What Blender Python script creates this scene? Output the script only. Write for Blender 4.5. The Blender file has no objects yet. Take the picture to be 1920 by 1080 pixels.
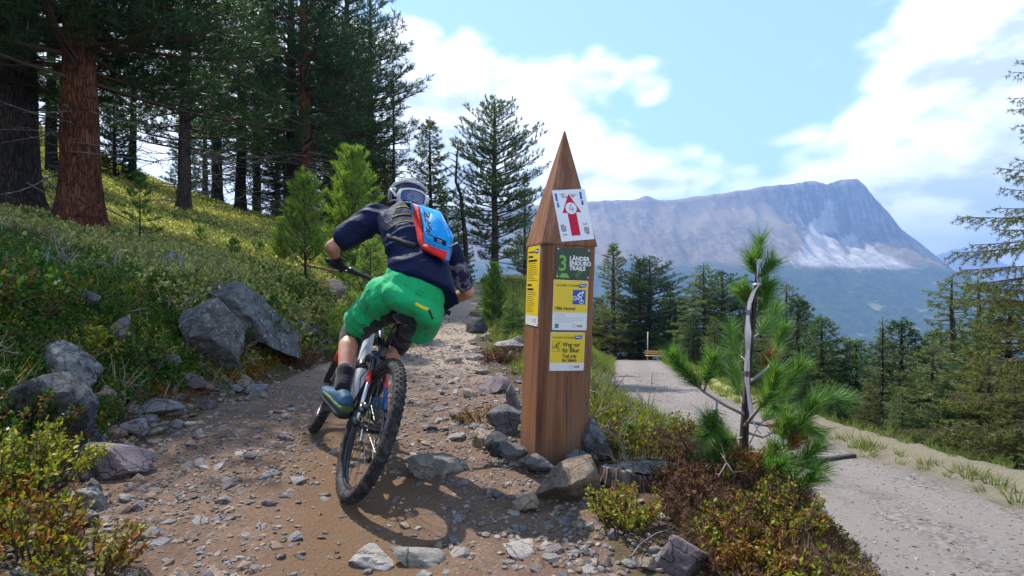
import bpy, bmesh, math, random
import numpy as np
from mathutils import Vector, Matrix, Quaternion

R = math.radians
sc = bpy.context.scene
COL = sc.collection
# ------------------------------------------------------------------ camera
F = 1050.0; CAMZ = 1.05
cam_d = bpy.data.cameras.new('camera'); cam = bpy.data.objects.new('camera', cam_d); COL.objects.link(cam)
cam_d.sensor_width = 36; cam_d.lens = 36 * F / 1920; cam_d.clip_start = 0.05; cam_d.clip_end = 30000
cam.location = (0, 0, CAMZ); cam.rotation_euler = (R(90), 0, 0)
sc.camera = cam
# ------------------------------------------------------------------ light
SUN_AZ, SUN_EL = R(-47), R(56)          # azimuth from the view direction (+Y), clockwise positive
SUN = Vector((math.sin(SUN_AZ) * math.cos(SUN_EL), math.cos(SUN_AZ) * math.cos(SUN_EL), math.sin(SUN_EL)))
sun_d = bpy.data.lights.new('sun', 'SUN'); sun_d.energy = 3.9; sun_d.angle = R(0.53); sun_d.color = (1, 0.94, 0.85)
sun = bpy.data.objects.new('sun', sun_d); COL.objects.link(sun)
sun.rotation_euler = SUN.to_track_quat('Z', 'Y').to_euler(); sun.location = (-30, 20, 40)
SKY_STRENGTH = 0.15
vs = sc.view_settings; vs.view_transform = 'Standard'; vs.look = 'None'; vs.exposure = 1.16; vs.gamma = 1; vs.use_curve_mapping = False
sc.render.engine = 'CYCLES'
cy = sc.cycles
cy.max_bounces = 5; cy.diffuse_bounces = 2; cy.glossy_bounces = 2; cy.transmission_bounces = 4; cy.transparent_max_bounces = 6
cy.volume_bounces = 0; cy.caustics_reflective = False; cy.caustics_refractive = False; cy.sample_clamp_indirect = 6

# ------------------------------------------------------------------ node helper
class T:
    def __init__(s, nt): s.nt, s.n, s.l = nt, nt.nodes, nt.links
    def node(s, t, **kw):
        n = s.n.new(t)
        for k, v in kw.items(): setattr(n, k, v)
        return n
    def put(s, sock, v):
        if v is None: return
        if isinstance(v, bpy.types.NodeSocket): s.l.new(v, sock)
        elif isinstance(v, (tuple, list)) and len(v) == 3 and sock.type == 'RGBA': sock.default_value = (*v, 1)
        else: sock.default_value = v
    def m(s, op, a, b=None, c=None, clamp=False):
        n = s.node('ShaderNodeMath', operation=op, use_clamp=clamp)
        s.put(n.inputs[0], a); s.put(n.inputs[1], b); s.put(n.inputs[2], c)
        return n.outputs[0]
    def add(s, a, b): return s.m('ADD', a, b)
    def sub(s, a, b): return s.m('SUBTRACT', a, b)
    def mul(s, a, b): return s.m('MULTIPLY', a, b)
    def step(s, v, a, b):
        n = s.node('ShaderNodeMapRange', interpolation_type='SMOOTHSTEP')
        s.put(n.inputs[0], v); s.put(n.inputs[1], a); s.put(n.inputs[2], b); n.inputs[3].default_value = 0; n.inputs[4].default_value = 1
        return n.outputs[0]
    def mix(s, f, a, b, mode='MIX'):
        n = s.node('ShaderNodeMix', data_type='RGBA', blend_type=mode, clamp_factor=True)
        s.put(n.inputs[0], f); s.put(n.inputs[6], a); s.put(n.inputs[7], b)
        return n.outputs[2]
    def pos(s): return s.node('ShaderNodeNewGeometry').outputs['Position']
    def obj(s): return s.node('ShaderNodeTexCoord').outputs['Object']
    def xyz(s, v):
        n = s.node('ShaderNodeSeparateXYZ'); s.put(n.inputs[0], v); return n.outputs[0], n.outputs[1], n.outputs[2]
    def vec(s, x, y, z):
        n = s.node('ShaderNodeCombineXYZ'); s.put(n.inputs[0], x); s.put(n.inputs[1], y); s.put(n.inputs[2], z); return n.outputs[0]
    def vm(s, op, a, b):
        n = s.node('ShaderNodeVectorMath', operation=op); s.put(n.inputs[0], a); s.put(n.inputs[1], b); return n.outputs[0]
    def noise(s, v, scale, detail=4, rough=0.55, dist=0.0, col=False):
        n = s.node('ShaderNodeTexNoise'); s.put(n.inputs['Vector'], v)
        n.inputs['Scale'].default_value = scale; n.inputs['Detail'].default_value = detail
        n.inputs['Roughness'].default_value = rough; n.inputs['Distortion'].default_value = dist
        return n.outputs['Color' if col else 0]
    def vor(s, v, scale, feature='F1', out='Distance', rnd=1.0):
        n = s.node('ShaderNodeTexVoronoi', feature=feature); s.put(n.inputs['Vector'], v)
        n.inputs['Scale'].default_value = scale; n.inputs['Randomness'].default_value = rnd
        return n.outputs[out]
    def ramp(s, f, stops):
        n = s.node('ShaderNodeValToRGB'); s.put(n.inputs[0], f); e = n.color_ramp.elements
        e[0].position, e[0].color = stops[0][0], (*stops[0][1], 1); e[1].position, e[1].color = stops[-1][0], (*stops[-1][1], 1)
        for p, c in stops[1:-1]:
            q = e.new(p); q.color = (*c, 1)
        return n.outputs[0]
    def bump(s, h, strength, dist=0.01, normal=None):
        n = s.node('ShaderNodeBump'); n.inputs['Strength'].default_value = strength; n.inputs['Distance'].default_value = dist
        s.put(n.inputs['Height'], h); s.put(n.inputs['Normal'], normal); return n.outputs[0]
    def island(s): return s.node('ShaderNodeNewGeometry').outputs['Random Per Island']
    def orand(s): return s.node('ShaderNodeObjectInfo').outputs['Random']
    def bsdf(s, col, rough=0.6, normal=None, spec=0.3, metal=0.0):
        n = s.node('ShaderNodeBsdfPrincipled'); s.put(n.inputs['Base Color'], col); s.put(n.inputs['Roughness'], rough)
        s.put(n.inputs['Normal'], normal); s.put(n.inputs['Specular IOR Level'], spec); s.put(n.inputs['Metallic'], metal)
        return n.outputs[0]
    def out(s, sh):
        n = s.node('ShaderNodeOutputMaterial'); s.l.new(sh, n.inputs['Surface'])

MATS = {}
def newmat(name):
    m = bpy.data.materials.new(name); m.use_nodes = True; m.node_tree.nodes.clear()
    MATS[name] = m
    return m, T(m.node_tree)
def sr(*c):   # sRGB 0-255 to linear
    return tuple((v / 255 / 12.92 if v / 255 <= 0.04045 else ((v / 255 + 0.055) / 1.055) ** 2.4) for v in c)

# ------------------------------------------------------------------ sky
w = bpy.data.worlds.new('World'); sc.world = w; w.use_nodes = True; w.node_tree.nodes.clear()
t = T(w.node_tree)
def azel(px, py): return math.atan((px - 960) / F), math.atan((540 - py) / math.hypot(F, px - 960))
def build_sky():
    d = t.node('ShaderNodeTexCoord').outputs['Generated']
    x, y, z = t.xyz(d)
    az = t.m('ARCTAN2', x, y); el = t.m('ARCSINE', z)
    skyn = t.node('ShaderNodeTexSky', sky_type='NISHITA', sun_disc=False)
    skyn.sun_elevation = SUN_EL; skyn.sun_rotation = SUN_AZ; skyn.altitude = 2000; skyn.air_density = 1.0; skyn.dust_density = 0.6; skyn.ozone_density = 1.4
    blobs = [  # px, py, half-width px, half-height px, weight: where the cloud banks stand
        (820, 250, 230, 130, .85), (1010, 300, 170, 90, .55), (560, 230, 330, 200, .7), (230, 180, 360, 260, .6),
        (1130, 140, 150, 36, .50), (1240, 180, 70, 34, .40), (1930, 40, 170, 120, .9), (1930, 280, 190, 180, .7), (1790, 140, 70, 34, .4), (1760, 400, 260, 90, .40),
        (1330, 352, 480, 44, .38), (1120, 335, 230, 70, .34), (1600, 245, 220, 22, .34), (2300, 200, 330, 300, .6)]
    cov = 0.02
    for px, py, hw, hh, wt in blobs:
        a, e = azel(px, py)
        da = t.mul(t.sub(az, a), F / hw); de = t.mul(t.sub(el, e), F / hh)
        g = t.m('EXPONENT', t.mul(t.add(t.mul(da, da), t.mul(de, de)), -1.0))
        cov = t.add(cov, t.mul(g, wt))
    # beyond the frame the banks go on as broken cumulus
    far = t.noise(d, 1.6, 1)
    front = t.step(y, 0.25, 0.75)
    cov = t.mix(front, t.step(far, .42, .70), cov)
    v = t.vm('MULTIPLY', d, (1, 1, 1.7))
    n1 = t.noise(v, 5.2, 6, .58, .25)
    off = (SUN.x * .035, SUN.y * .035, SUN.z * .05)
    n2 = t.noise(t.vm('ADD', v, off), 5.2, 3, .55, .25)
    billow = t.vor(t.vm('ADD', v, t.vm('MULTIPLY', t.noise(v, 9, 1, col=True), (.12, .12, .12))), 15, 'F1')
    dens = t.add(cov, t.add(t.mul(t.sub(n1, .5), 1.05), t.mul(t.sub(.38, billow), .38)))
    mask = t.step(dens, .32, .72)
    lit = t.step(t.add(t.mul(t.sub(n1, n2), 3.0), t.sub(1.12, t.mul(dens, .42))), 0.25, .85)
    cloud = t.mix(lit, (2.6, 3.0, 3.5), (6.0, 6.1, 6.2))
    blue = t.mix(.34, t.mix(1.0, skyn.outputs[0], (.70, .86, .92), 'MULTIPLY'), (2.7, 3.8, 4.5))
    haze = t.m('EXPONENT', t.mul(t.m('ABSOLUTE', el), -7.0))
    colr = t.mix(t.mul(mask, .97), blue, cloud)
    colr = t.mix(t.mul(haze, .35), colr, (4.0, 4.6, 5.2))
    bg = t.node('ShaderNodeBackground'); t.put(bg.inputs[0], colr); bg.inputs[1].default_value = SKY_STRENGTH
    o = t.node('ShaderNodeOutputWorld'); t.l.new(bg.outputs[0], o.inputs[0])
build_sky()
w.cycles.sampling_method = 'MANUAL'; w.cycles.sample_map_resolution = 512

# ------------------------------------------------------------------ scene helpers
rng = np.random.default_rng(11)
random.seed(5)
def P(px, py, d):                       # the place seen at a pixel of the photograph, d metres ahead
    return Vector(((px - 960) / F * d, d, CAMZ - (py - 540) / F * d))
def tag(o, label=None, cat=None, group=None, kind=None):
    if label: o['label'] = label
    if cat: o['category'] = cat
    if group: o['group'] = group
    if kind: o['kind'] = kind
    return o
def link(name, me, mat=None, parent=None, mw=None):
    o = bpy.data.objects.new(name, me); COL.objects.link(o)
    if mat is not None and me is not None:
        if len(me.materials) == 0: me.materials.append(MATS[mat] if isinstance(mat, str) else mat)
    if parent is not None: o.parent = parent
    if mw is not None: o.matrix_local = mw
    return o
def empty(name, loc=(0, 0, 0), mw=None):
    o = bpy.data.objects.new(name, None); COL.objects.link(o); o.empty_display_size = .1
    o.location = loc
    if mw is not None: o.matrix_world = mw
    return o
def mesh_np(name, V, Fc, smooth=False):
    V = np.ascontiguousarray(V, dtype=np.float32); Fc = np.ascontiguousarray(Fc, dtype=np.int32)
    me = bpy.data.meshes.new(name); n, k = Fc.shape
    me.vertices.add(len(V)); me.vertices.foreach_set('co', V.ravel())
    me.loops.add(n * k); me.loops.foreach_set('vertex_index', Fc.ravel())
    me.polygons.add(n); me.polygons.foreach_set('loop_start', np.arange(0, n * k, k, dtype=np.int32))
    me.polygons.foreach_set('use_smooth', np.full(n, smooth))
    me.update(calc_edges=True); me.validate()
    return me
def mesh_py(name, V, Fc, smooth=False):
    me = bpy.data.meshes.new(name); me.from_pydata([tuple(v) for v in V], [], [tuple(f) for f in Fc]); me.update()
    if smooth: me.polygons.foreach_set('use_smooth', [True] * len(me.polygons))
    return me
class MB:                               # collects closed shapes for one mesh
    def __init__(s): s.V, s.F = [], []
    def add(s, V, Fc):
        o = len(s.V); s.V += [Vector(v) for v in V]; s.F += [tuple(i + o for i in f) for f in Fc]; return s
    def loft(s, secs, n=18, p=2.0):     # secs: (centre, half axis u, half axis v)
        V, Fc = [], []
        for c, u, v in secs:
            for i in range(n):
                a = 2 * math.pi * i / n; ca, sa = math.cos(a), math.sin(a)
                ca = math.copysign(abs(ca) ** (2 / p), ca); sa = math.copysign(abs(sa) ** (2 / p), sa)
                V.append(Vector(c) + Vector(u) * ca + Vector(v) * sa)
        for k in range(len(secs) - 1):
            for i in range(n):
                j = (i + 1) % n; Fc.append((k * n + i, k * n + j, (k + 1) * n + j, (k + 1) * n + i))
        Fc.append(tuple(reversed(range(n)))); b = (len(secs) - 1) * n; Fc.append(tuple(range(b, b + n)))
        return s.add(V, Fc)
    def tube(s, pts, rad, n=8, flat=1.0, up=None):
        pts = [Vector(p) for p in pts]
        if not hasattr(rad, '__len__'): rad = [rad] * len(pts)
        u = None; secs = []
        for i, p in enumerate(pts):
            d = (pts[min(i + 1, len(pts) - 1)] - pts[max(i - 1, 0)]).normalized()
            if u is None:
                u = Vector(up) if up is not None else (Vector((0, 0, 1)) if abs(d.z) < .9 else Vector((1, 0, 0)))
            u = (u - d * u.dot(d)).normalized(); v = d.cross(u)
            secs.append((p, u * rad[i] * flat, v * rad[i]))
        return s.loft(secs, n)
    def cap(s, p0, r0, p1, r1, n=14, m=5):   # tapered capsule
        p0, p1 = Vector(p0), Vector(p1); d = (p1 - p0)
        if d.length < 1e-6: d = Vector((0, 0, 1e-4)); p1 = p0 + d
        dn = d.normalized(); a = Vector((0, 0, 1)) if abs(dn.z) < .9 else Vector((1, 0, 0))
        u = (a - dn * a.dot(dn)).normalized(); v = dn.cross(u); secs = []
        for k in range(m):
            th = -math.pi / 2 + (k + .3) / m * math.pi / 2; secs.append((p0 + dn * r0 * math.sin(th), u * r0 * math.cos(th), v * r0 * math.cos(th)))
        secs.append((p0, u * r0, v * r0)); secs.append((p1, u * r1, v * r1))
        for k in range(m):
            th = (k + .7) / m * math.pi / 2; secs.append((p1 + dn * r1 * math.sin(th), u * r1 * math.cos(th), v * r1 * math.cos(th)))
        return s.loft(secs, n)
    def ell(s, c, a, b, cc, n=18, m=12):     # ellipsoid from three half axes
        c, a, b, cc = Vector(c), Vector(a), Vector(b), Vector(cc)
        secs = []
        for k in range(m):
            th = -math.pi / 2 + (k + .5) / m * math.pi; secs.append((c + cc * math.sin(th), a * math.cos(th), b * math.cos(th)))
        return s.loft(secs, n)
    def box(s, c, hx, hy, hz, M=None):
        V = []
        for sx in (-1, 1):
            for sy in (-1, 1):
                for sz in (-1, 1):
                    q = Vector((c[0] + sx * hx, c[1] + sy * hy, c[2] + sz * hz)); V.append(M @ q if M is not None else q)
        return s.add(V, [(0, 1, 3, 2), (4, 6, 7, 5), (0, 4, 5, 1), (2, 3, 7, 6), (0, 2, 6, 4), (1, 5, 7, 3)])
    def ring(s, c, ax, Rr, r, n=48, m=10, squash=1.0):   # torus
        c, ax = Vector(c), Vector(ax).normalized(); a = Vector((0, 0, 1)) if abs(ax.z) < .9 else Vector((0, 1, 0))
        u = (a - ax * a.dot(ax)).normalized(); v = ax.cross(u); V, Fc = [], []
        for i in range(n):
            d = u * math.cos(2 * math.pi * i / n) + v * math.sin(2 * math.pi * i / n)
            for j in range(m):
                q = 2 * math.pi * j / m; V.append(c + d * (Rr + r * math.cos(q)) + ax * r * squash * math.sin(q))
        for i in range(n):
            for j in range(m):
                i2, j2 = (i + 1) % n, (j + 1) % m; Fc.append((i * m + j, i2 * m + j, i2 * m + j2, i * m + j2))
        return s.add(V, Fc)
    def prism(s, poly, z0, z1):         # polygon in xy extruded in z
        n = len(poly); V = [(x, y, z0) for x, y in poly] + [(x, y, z1) for x, y in poly]
        Fc = [tuple(reversed(range(n))), tuple(range(n, 2 * n))] + [(i, (i + 1) % n, n + (i + 1) % n, n + i) for i in range(n)]
        return s.add(V, Fc)
    def mesh(s, name, smooth=False): return mesh_py(name, s.V, s.F, smooth)
    def build(s, name, mat, parent=None, mw=None, smooth=False, bevel=0):
        me = s.mesh(name, smooth)
        if bevel:
            bm = bmesh.new(); bm.from_mesh(me); bmesh.ops.recalc_face_normals(bm, faces=bm.faces)
            bmesh.ops.bevel(bm, geom=bm.edges[:], offset=bevel, segments=2, profile=.6, affect='EDGES', clamp_overlap=True); bm.to_mesh(me); bm.free()
        return link(name, me, mat, parent, mw)
def shade_auto(me, ang=40):
    bm = bmesh.new(); bm.from_mesh(me); bmesh.ops.recalc_face_normals(bm, faces=bm.faces)
    for f in bm.faces: f.smooth = True
    for e in bm.edges:
        if len(e.link_faces) == 2 and e.calc_face_angle(0) > R(ang): e.smooth = False
    bm.to_mesh(me); bm.free()
def hsh(ix, iy, iz, seed):
    h = (ix.astype(np.int64) * 374761393 + iy.astype(np.int64) * 668265263 + iz.astype(np.int64) * 2147483647 + seed * 1274126177) & 0xffffffff
    h = ((h ^ (h >> 13)) * 1274126177) & 0xffffffff
    return ((h ^ (h >> 16)) & 0xffff) / 65535.0
def vn3(p, seed=0):                     # value noise, p Nx3 -> N in 0..1
    i = np.floor(p).astype(np.int64); f = p - i; f = f * f * (3 - 2 * f); r = 0
    for a in (0, 1):
        for b in (0, 1):
            for c in (0, 1):
                wgt = (f[:, 0] if a else 1 - f[:, 0]) * (f[:, 1] if b else 1 - f[:, 1]) * (f[:, 2] if c else 1 - f[:, 2])
                r = r + wgt * hsh(i[:, 0] + a, i[:, 1] + b, i[:, 2] + c, seed)
    return r
def fbm(p, octv=4, seed=0, gain=.5):
    r, a, tot = 0, 1, 0
    for o in range(octv):
        r = r + a * vn3(p * 2 ** o + 17.3 * o, seed + o); tot += a; a *= gain
    return r / tot - .5
def sm(v): v = np.clip(v, 0, 1); return v * v * (3 - 2 * v)
def organic(name, mb, voxel, it=6, disp=None):   # one continuous skin over overlapping shapes
    me = mb.mesh(name + '_src'); o = bpy.data.objects.new(name + '_src', me); COL.objects.link(o)
    m = o.modifiers.new('r', 'REMESH'); m.mode = 'VOXEL'; m.voxel_size = voxel
    m = o.modifiers.new('s', 'SMOOTH'); m.factor = .5; m.iterations = it
    dg = bpy.context.evaluated_depsgraph_get(); me2 = bpy.data.meshes.new_from_object(o.evaluated_get(dg)); me2.name = name
    bpy.data.objects.remove(o); bpy.data.meshes.remove(me)
    if disp is not None:
        n = len(me2.vertices); co = np.empty(n * 3, np.float32); no = np.empty(n * 3, np.float32)
        me2.vertices.foreach_get('co', co); me2.vertices.foreach_get('normal', no); co = co.reshape(-1, 3); no = no.reshape(-1, 3)
        co = co + no * disp(co)[:, None]; me2.vertices.foreach_set('co', co.astype(np.float32).ravel()); me2.update()
    me2.polygons.foreach_set('use_smooth', [True] * len(me2.polygons)); me2.materials.clear()
    return me2
# ------------------------------------------------------------------ materials
def plain(name, col, rough=.6, spec=.3, metal=0, bump=0, bscale=80, var=0, vscale=6):
    m, t = newmat(name); v = t.obj(); c = col
    if var: c = t.mix(t.noise(v, vscale, 4), tuple(k * (1 - var) for k in col), tuple(min(1, k * (1 + var)) for k in col))
    nrm = t.bump(t.noise(v, bscale, 4), bump, .002) if bump else None
    t.out(t.bsdf(c, rough, nrm, spec, metal)); return m

def m_trail():
    m, t = newmat('trail_dirt'); p = t.pos(); x, y, z = t.xyz(p)
    fine = t.noise(p, 70, 6, .75); mid = t.noise(p, 6, 6, .65); big = t.noise(p, 1.1, 4, .6); patch = t.noise(t.vm('ADD', p, (7, 3, 0)), 2.6, 5, .65)
    wv = t.vm('ADD', p, t.vm('MULTIPLY', t.noise(p, 30, 2, col=True), (.03, .03, .03)))
    cell = t.vor(wv, 62, 'F1', 'Color'); cd = t.vor(wv, 62, 'F1', 'Distance')
    peb = t.ramp(t.xyz(cell)[0], [(0, (.055, .036, .028)), (.45, (.13, .088, .066)), (.8, (.20, .145, .112)), (1, (.33, .26, .21))])
    soil = t.mix(mid, (.075, .044, .030), (.20, .128, .088))
    col = t.mix(t.mul(t.step(fine, .45, .68), .8), soil, peb)
    col = t.mix(t.mul(t.step(patch, .50, .68), .7), col, t.mix(fine, (.045, .028, .022), (.12, .075, .055)))
    # the damp, churned line the wheels run on
    ln = t.m('ABSOLUTE', t.add(x, t.add(t.mul(y, .30), t.add(-.06, t.mul(t.sub(big, .5), .9)))))
    wet = t.mul(t.sub(1, t.step(ln, .12, .46)), t.mul(t.step(y, 1.6, 2.2), t.sub(1, t.step(y, 4.4, 6.4))))
    col = t.mix(t.mul(wet, t.step(mid, .18, .5)), col, t.mix(fine, (.07, .040, .022), (.20, .122, .070)))
    # the trail further along, its colour lightened to stand in for sunlight
    col = t.mix(t.mul(t.step(y, 4.5, 8.0), .7), col, t.mix(fine, (.22, .165, .13), (.42, .345, .28)))
    h = t.add(t.mul(fine, .6), t.add(t.mul(t.sub(.6, cd), .35), t.mul(mid, 1.2)))
    t.out(t.bsdf(col, .9, t.bump(h, .85, .014), .15))
def m_road():
    m, t = newmat('road_gravel'); p = t.pos(); x, y, z = t.xyz(p); u = t.node('ShaderNodeAttribute', attribute_name='across').outputs['Fac']
    fine = t.noise(p, 42, 6, .75); mid = t.noise(p, 1.7, 6, .65); cell = t.vor(p, 30, 'F1', 'Color'); u = t.add(u, t.mul(t.sub(t.noise(p, .6, 4), .5), .16))
    col = t.mix(t.xyz(cell)[0], (.10, .085, .078), (.25, .222, .205))
    col = t.mix(t.step(mid, .35, .7), col, (.19, .168, .155))
    trk = t.m('MAXIMUM', t.sub(1, t.step(t.m('ABSOLUTE', t.sub(u, .27)), .05, .15)), t.sub(1, t.step(t.m('ABSOLUTE', t.sub(u, .73)), .05, .15)))
    col = t.mix(t.mul(trk, .75), col, t.mix(fine, (.16, .138, .125), (.25, .225, .205)))
    rim = t.step(t.m('ABSOLUTE', t.sub(u, .5)), .36, .52); col = t.mix(t.mul(rim, .7), col, t.mix(fine, (.085, .07, .05), (.19, .16, .125)))
    col = t.mix(t.mul(t.step(t.noise(p, .9, 5, .65), .54, .72), .6), col, (.13, .108, .092))
    col = t.mix(t.mul(t.step(fine, .60, .75), .6), col, (.06, .052, .048))
    t.out(t.bsdf(col, .92, t.bump(t.add(fine, t.mul(mid, .8)), .7, .025), .12))
def m_ground():
    m, t = newmat('hillside_soil'); p = t.pos(); x, y, z = t.xyz(p)
    n = t.noise(p, 1.2, 5, .6); f = t.noise(p, 22, 5, .65)
    g = t.mix(f, (.045, .05, .012), (.15, .16, .045)); b = t.mix(f, (.035, .024, .016), (.12, .08, .055))
    far = t.step(y, 8, 18)
    g = t.mix(far, g, t.mix(f, (.15, .165, .05), (.36, .36, .14)))
    col = t.mix(t.step(n, .40, .60), b, g)
    near = t.mul(t.sub(1, t.step(y, 7, 13)), t.sub(1, t.step(t.m('ABSOLUTE', t.add(x, .5)), 1.2, 4.0)))
    col = t.mix(t.mul(near, .75), col, b)
    right = t.mul(t.step(x, 4.3, 4.8), t.sub(1, t.step(x, 5.6, 6.4)))
    col = t.mix(t.mul(right, .8), col, t.mix(f, (.10, .085, .062), (.25, .22, .175)))
    t.out(t.bsdf(col, .95, t.bump(f, .8, .03), .1))
def m_rock(name, a, b, c, lich=0.0, lcol=(.30, .30, .22)):
    m, t = newmat(name); v = t.obj(); oi = t.orand(); v = t.vm('ADD', v, t.vec(t.mul(oi, 37), t.mul(oi, 11), 0)); p = t.vm('ADD', t.pos(), t.vec(t.mul(oi, 37), t.mul(oi, 11), 0))
    n = t.noise(p, 7, 9, .7, .5); f = t.noise(p, 75, 6, .75); k = t.noise(p, 2.4, 4, .6)
    lay = t.noise(t.vm('MULTIPLY', p, (2, 2, 9)), 3.5, 5, .6, .6)
    col = t.ramp(t.add(t.mul(n, .65), t.mul(lay, .35)), [(.34, a), (.5, b), (.66, c)])
    col = t.mix(t.mul(t.step(f, .50, .64), .6), col, tuple(q * .4 for q in a))
    col = t.mix(t.mul(t.step(f, .60, .40), .0), col, c)
    col = t.mix(t.mul(t.step(k, .45, .62), .5), col, tuple(min(1, q * 1.35) for q in b))
    crk = t.vor(t.vm('ADD', p, t.vm('MULTIPLY', t.noise(p, 5, 4, col=True), (.22, .22, .22))), 5.5, 'DISTANCE_TO_EDGE'); cr = t.sub(1, t.step(crk, 0, .022))
    col = t.mix(t.mul(cr, t.mul(.75, t.step(k, .42, .55))), col, tuple(q * .3 for q in a))
    bright = t.m('MULTIPLY_ADD', oi, .5, .74)
    col = t.mix(1, col, t.vec(bright, bright, bright), 'MULTIPLY')
    if lich:
        spot = t.vor(t.vm('ADD', p, t.vm('MULTIPLY', t.noise(p, 40, 3, col=True), (.03, .03, .03))), 22); pat = t.noise(p, 5, 5, .7)
        lm = t.mul(t.sub(1, t.step(spot, .30, .42)), t.step(pat, .56 - lich * .10, .66 - lich * .08)); col = t.mix(t.mul(lm, .85), col, lcol)
        dk = t.step(t.noise(t.vm('ADD', p, (4, 8, 1)), 11, 7, .75), .55, .62); col = t.mix(t.mul(dk, .7 * min(1, lich + .3)), col, (.016, .016, .015))
    h = t.add(t.mul(n, 1.2), t.add(t.mul(f, .45), t.mul(cr, -.5)))
    t.out(t.bsdf(col, .85, t.bump(h, 1.0, .022), .2))
def m_leaf(name, stops, trans=.35, rough=.45, spec=.3, vary=.35):
    m, t = newmat(name); r = t.island(); o = t.orand()
    k = t.m('FRACT', t.add(r, t.mul(o, .73)))
    col = t.ramp(k, stops)
    br = t.m('MULTIPLY_ADD', o, vary, 1 - vary / 2); col = t.mix(1, col, t.vec(br, br, t.mul(br, .95)), 'MULTIPLY')
    d = t.bsdf(col, rough, None, spec); tr = t.node('ShaderNodeBsdfTranslucent'); t.put(tr.inputs[0], t.mix(1, col, (1.5, 1.5, .7), 'MULTIPLY'))
    mx = t.node('ShaderNodeMixShader'); mx.inputs[0].default_value = trans; t.l.new(d, mx.inputs[1]); t.l.new(tr.outputs[0], mx.inputs[2]); t.out(mx.outputs[0])
def m_bark(name, a, b, c, scale=9):
    m, t = newmat(name); v = t.obj(); s = t.vm('MULTIPLY', v, (1, 1, .16))
    n = t.noise(s, scale, 7, .65, .6); r = t.vor(t.vm('ADD', s, t.vm('MULTIPLY', t.noise(s, 6, 3, col=True), (.15, .15, .15))), scale * 1.3, 'DISTANCE_TO_EDGE'); k = t.noise(v, 1.1, 4)
    col = t.mix(t.step(n, .35, .65), a, b); col = t.mix(t.mul(t.step(k, .45, .65), .7), col, c)
    col = t.mix(t.sub(1, t.step(r, 0, .12)), col, tuple(q * .55 for q in a))
    t.out(t.bsdf(col, .9, t.bump(t.add(t.step(r, 0, .25), n), .8, .03), .15))
def m_postwood():
    m, t = newmat('larch_wood'); v = t.obj(); s = t.vm('MULTIPLY', v, (1, 1, .06))
    n = t.noise(s, 26, 6, .6, .5); n2 = t.noise(s, 5, 4, .6, 1.0); big = t.noise(v, 1.4, 3); streak = t.noise(t.vm('MULTIPLY', v, (1, 1, .03)), 60, 3)
    col = t.ramp(n, [(.3, (.105, .042, .024)), (.55, (.20, .085, .044)), (.75, (.27, .125, .06))])
    col = t.mix(t.mul(t.step(n2, .45, .65), .55), col, (.26, .125, .055))
    col = t.mix(t.mul(t.step(big, .5, .68), .45), col, (.16, .115, .10))
    col = t.mix(t.mul(t.step(streak, .58, .7), .5), col, (.075, .04, .028))
    kn = t.vor(t.vm('MULTIPLY', v, (1, 1, .45)), 5.5); col = t.mix(t.sub(1, t.step(kn, .03, .10)), col, (.05, .022, .014))
    z = t.xyz(v)[2]; dirt = t.mul(t.sub(1, t.step(t.add(z, t.mul(t.noise(v, 9, 5, .7), .22)), .12, .34)), .65); col = t.mix(dirt, col, (.085, .058, .042))
    ck = t.noise(t.vm('MULTIPLY', v, (1, 1, .018)), 95, 4, .7); crk = t.step(ck, .63, .67); col = t.mix(t.mul(crk, .8), col, (.022, .012, .008))
    grey = t.step(t.noise(t.vm('MULTIPLY', v, (1, 1, .3)), 3.2, 5, .7), .52, .72); col = t.mix(t.mul(grey, .35), col, (.19, .155, .135))
    t.out(t.bsdf(col, .7, t.bump(t.add(t.add(n, streak), t.mul(crk, -1.5)), .5, .005), .25))
def m_skin():
    m, t = newmat('skin'); v = t.pos(); n = t.noise(v, 14, 5); f = t.noise(v, 160, 3)
    col = t.mix(t.step(n, .3, .7), (.36, .155, .10), (.50, .255, .175)); n_ = t.node('ShaderNodeBsdfPrincipled')
    t.put(n_.inputs['Base Color'], col); n_.inputs['Roughness'].default_value = .48; n_.inputs['Subsurface Weight'].default_value = .12
    n_.inputs['Subsurface Radius'].default_value = (.01, .004, .002); t.put(n_.inputs['Normal'], t.bump(f, .15, .002)); t.out(n_.outputs[0])
def m_cloth(name, col, rough=.75, weave=420, var=.25, sheen=.2):
    m, t = newmat(name); v = t.pos(); n = t.noise(v, 9, 5, .6); f = t.noise(v, weave, 2); fold = t.noise(t.vm('MULTIPLY', v, (1, 1, 1.6)), 16, 3, .5, .8)
    c = t.mix(n, tuple(k * (1 - var) for k in col), tuple(min(1, k * (1 + var)) for k in col)); n_ = t.node('ShaderNodeBsdfPrincipled')
    t.put(n_.inputs['Base Color'], c); n_.inputs['Roughness'].default_value = rough; n_.inputs['Specular IOR Level'].default_value = .15
    n_.inputs['Sheen Weight'].default_value = sheen; t.put(n_.inputs['Normal'], t.bump(f, .12, .001, t.bump(fold, .3, .025))); t.out(n_.outputs[0])
def m_camo():
    m, t = newmat('camo_cloth'); v = t.pos(); a = t.noise(v, 17, 2, .4, .7); b = t.noise(t.vm('ADD', v, (3, 7, 2)), 19, 2, .4, .7)
    c = t.mix(t.step(a, .49, .51), (.012, .014, .045), (.10, .085, .15)); c = t.mix(t.step(b, .56, .58), c, (.19, .18, .27))
    t.out(t.bsdf(c, .8))
def m_tyre():
    m, t = newmat('tyre_rubber'); v = t.pos(); n = t.noise(v, 25, 5, .65)
    t.out(t.bsdf(t.mix(t.step(n, .4, .72), (.012, .012, .014), (.075, .066, .062)), .78, t.bump(t.noise(v, 200, 2), .3, .002), .3))
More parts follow.
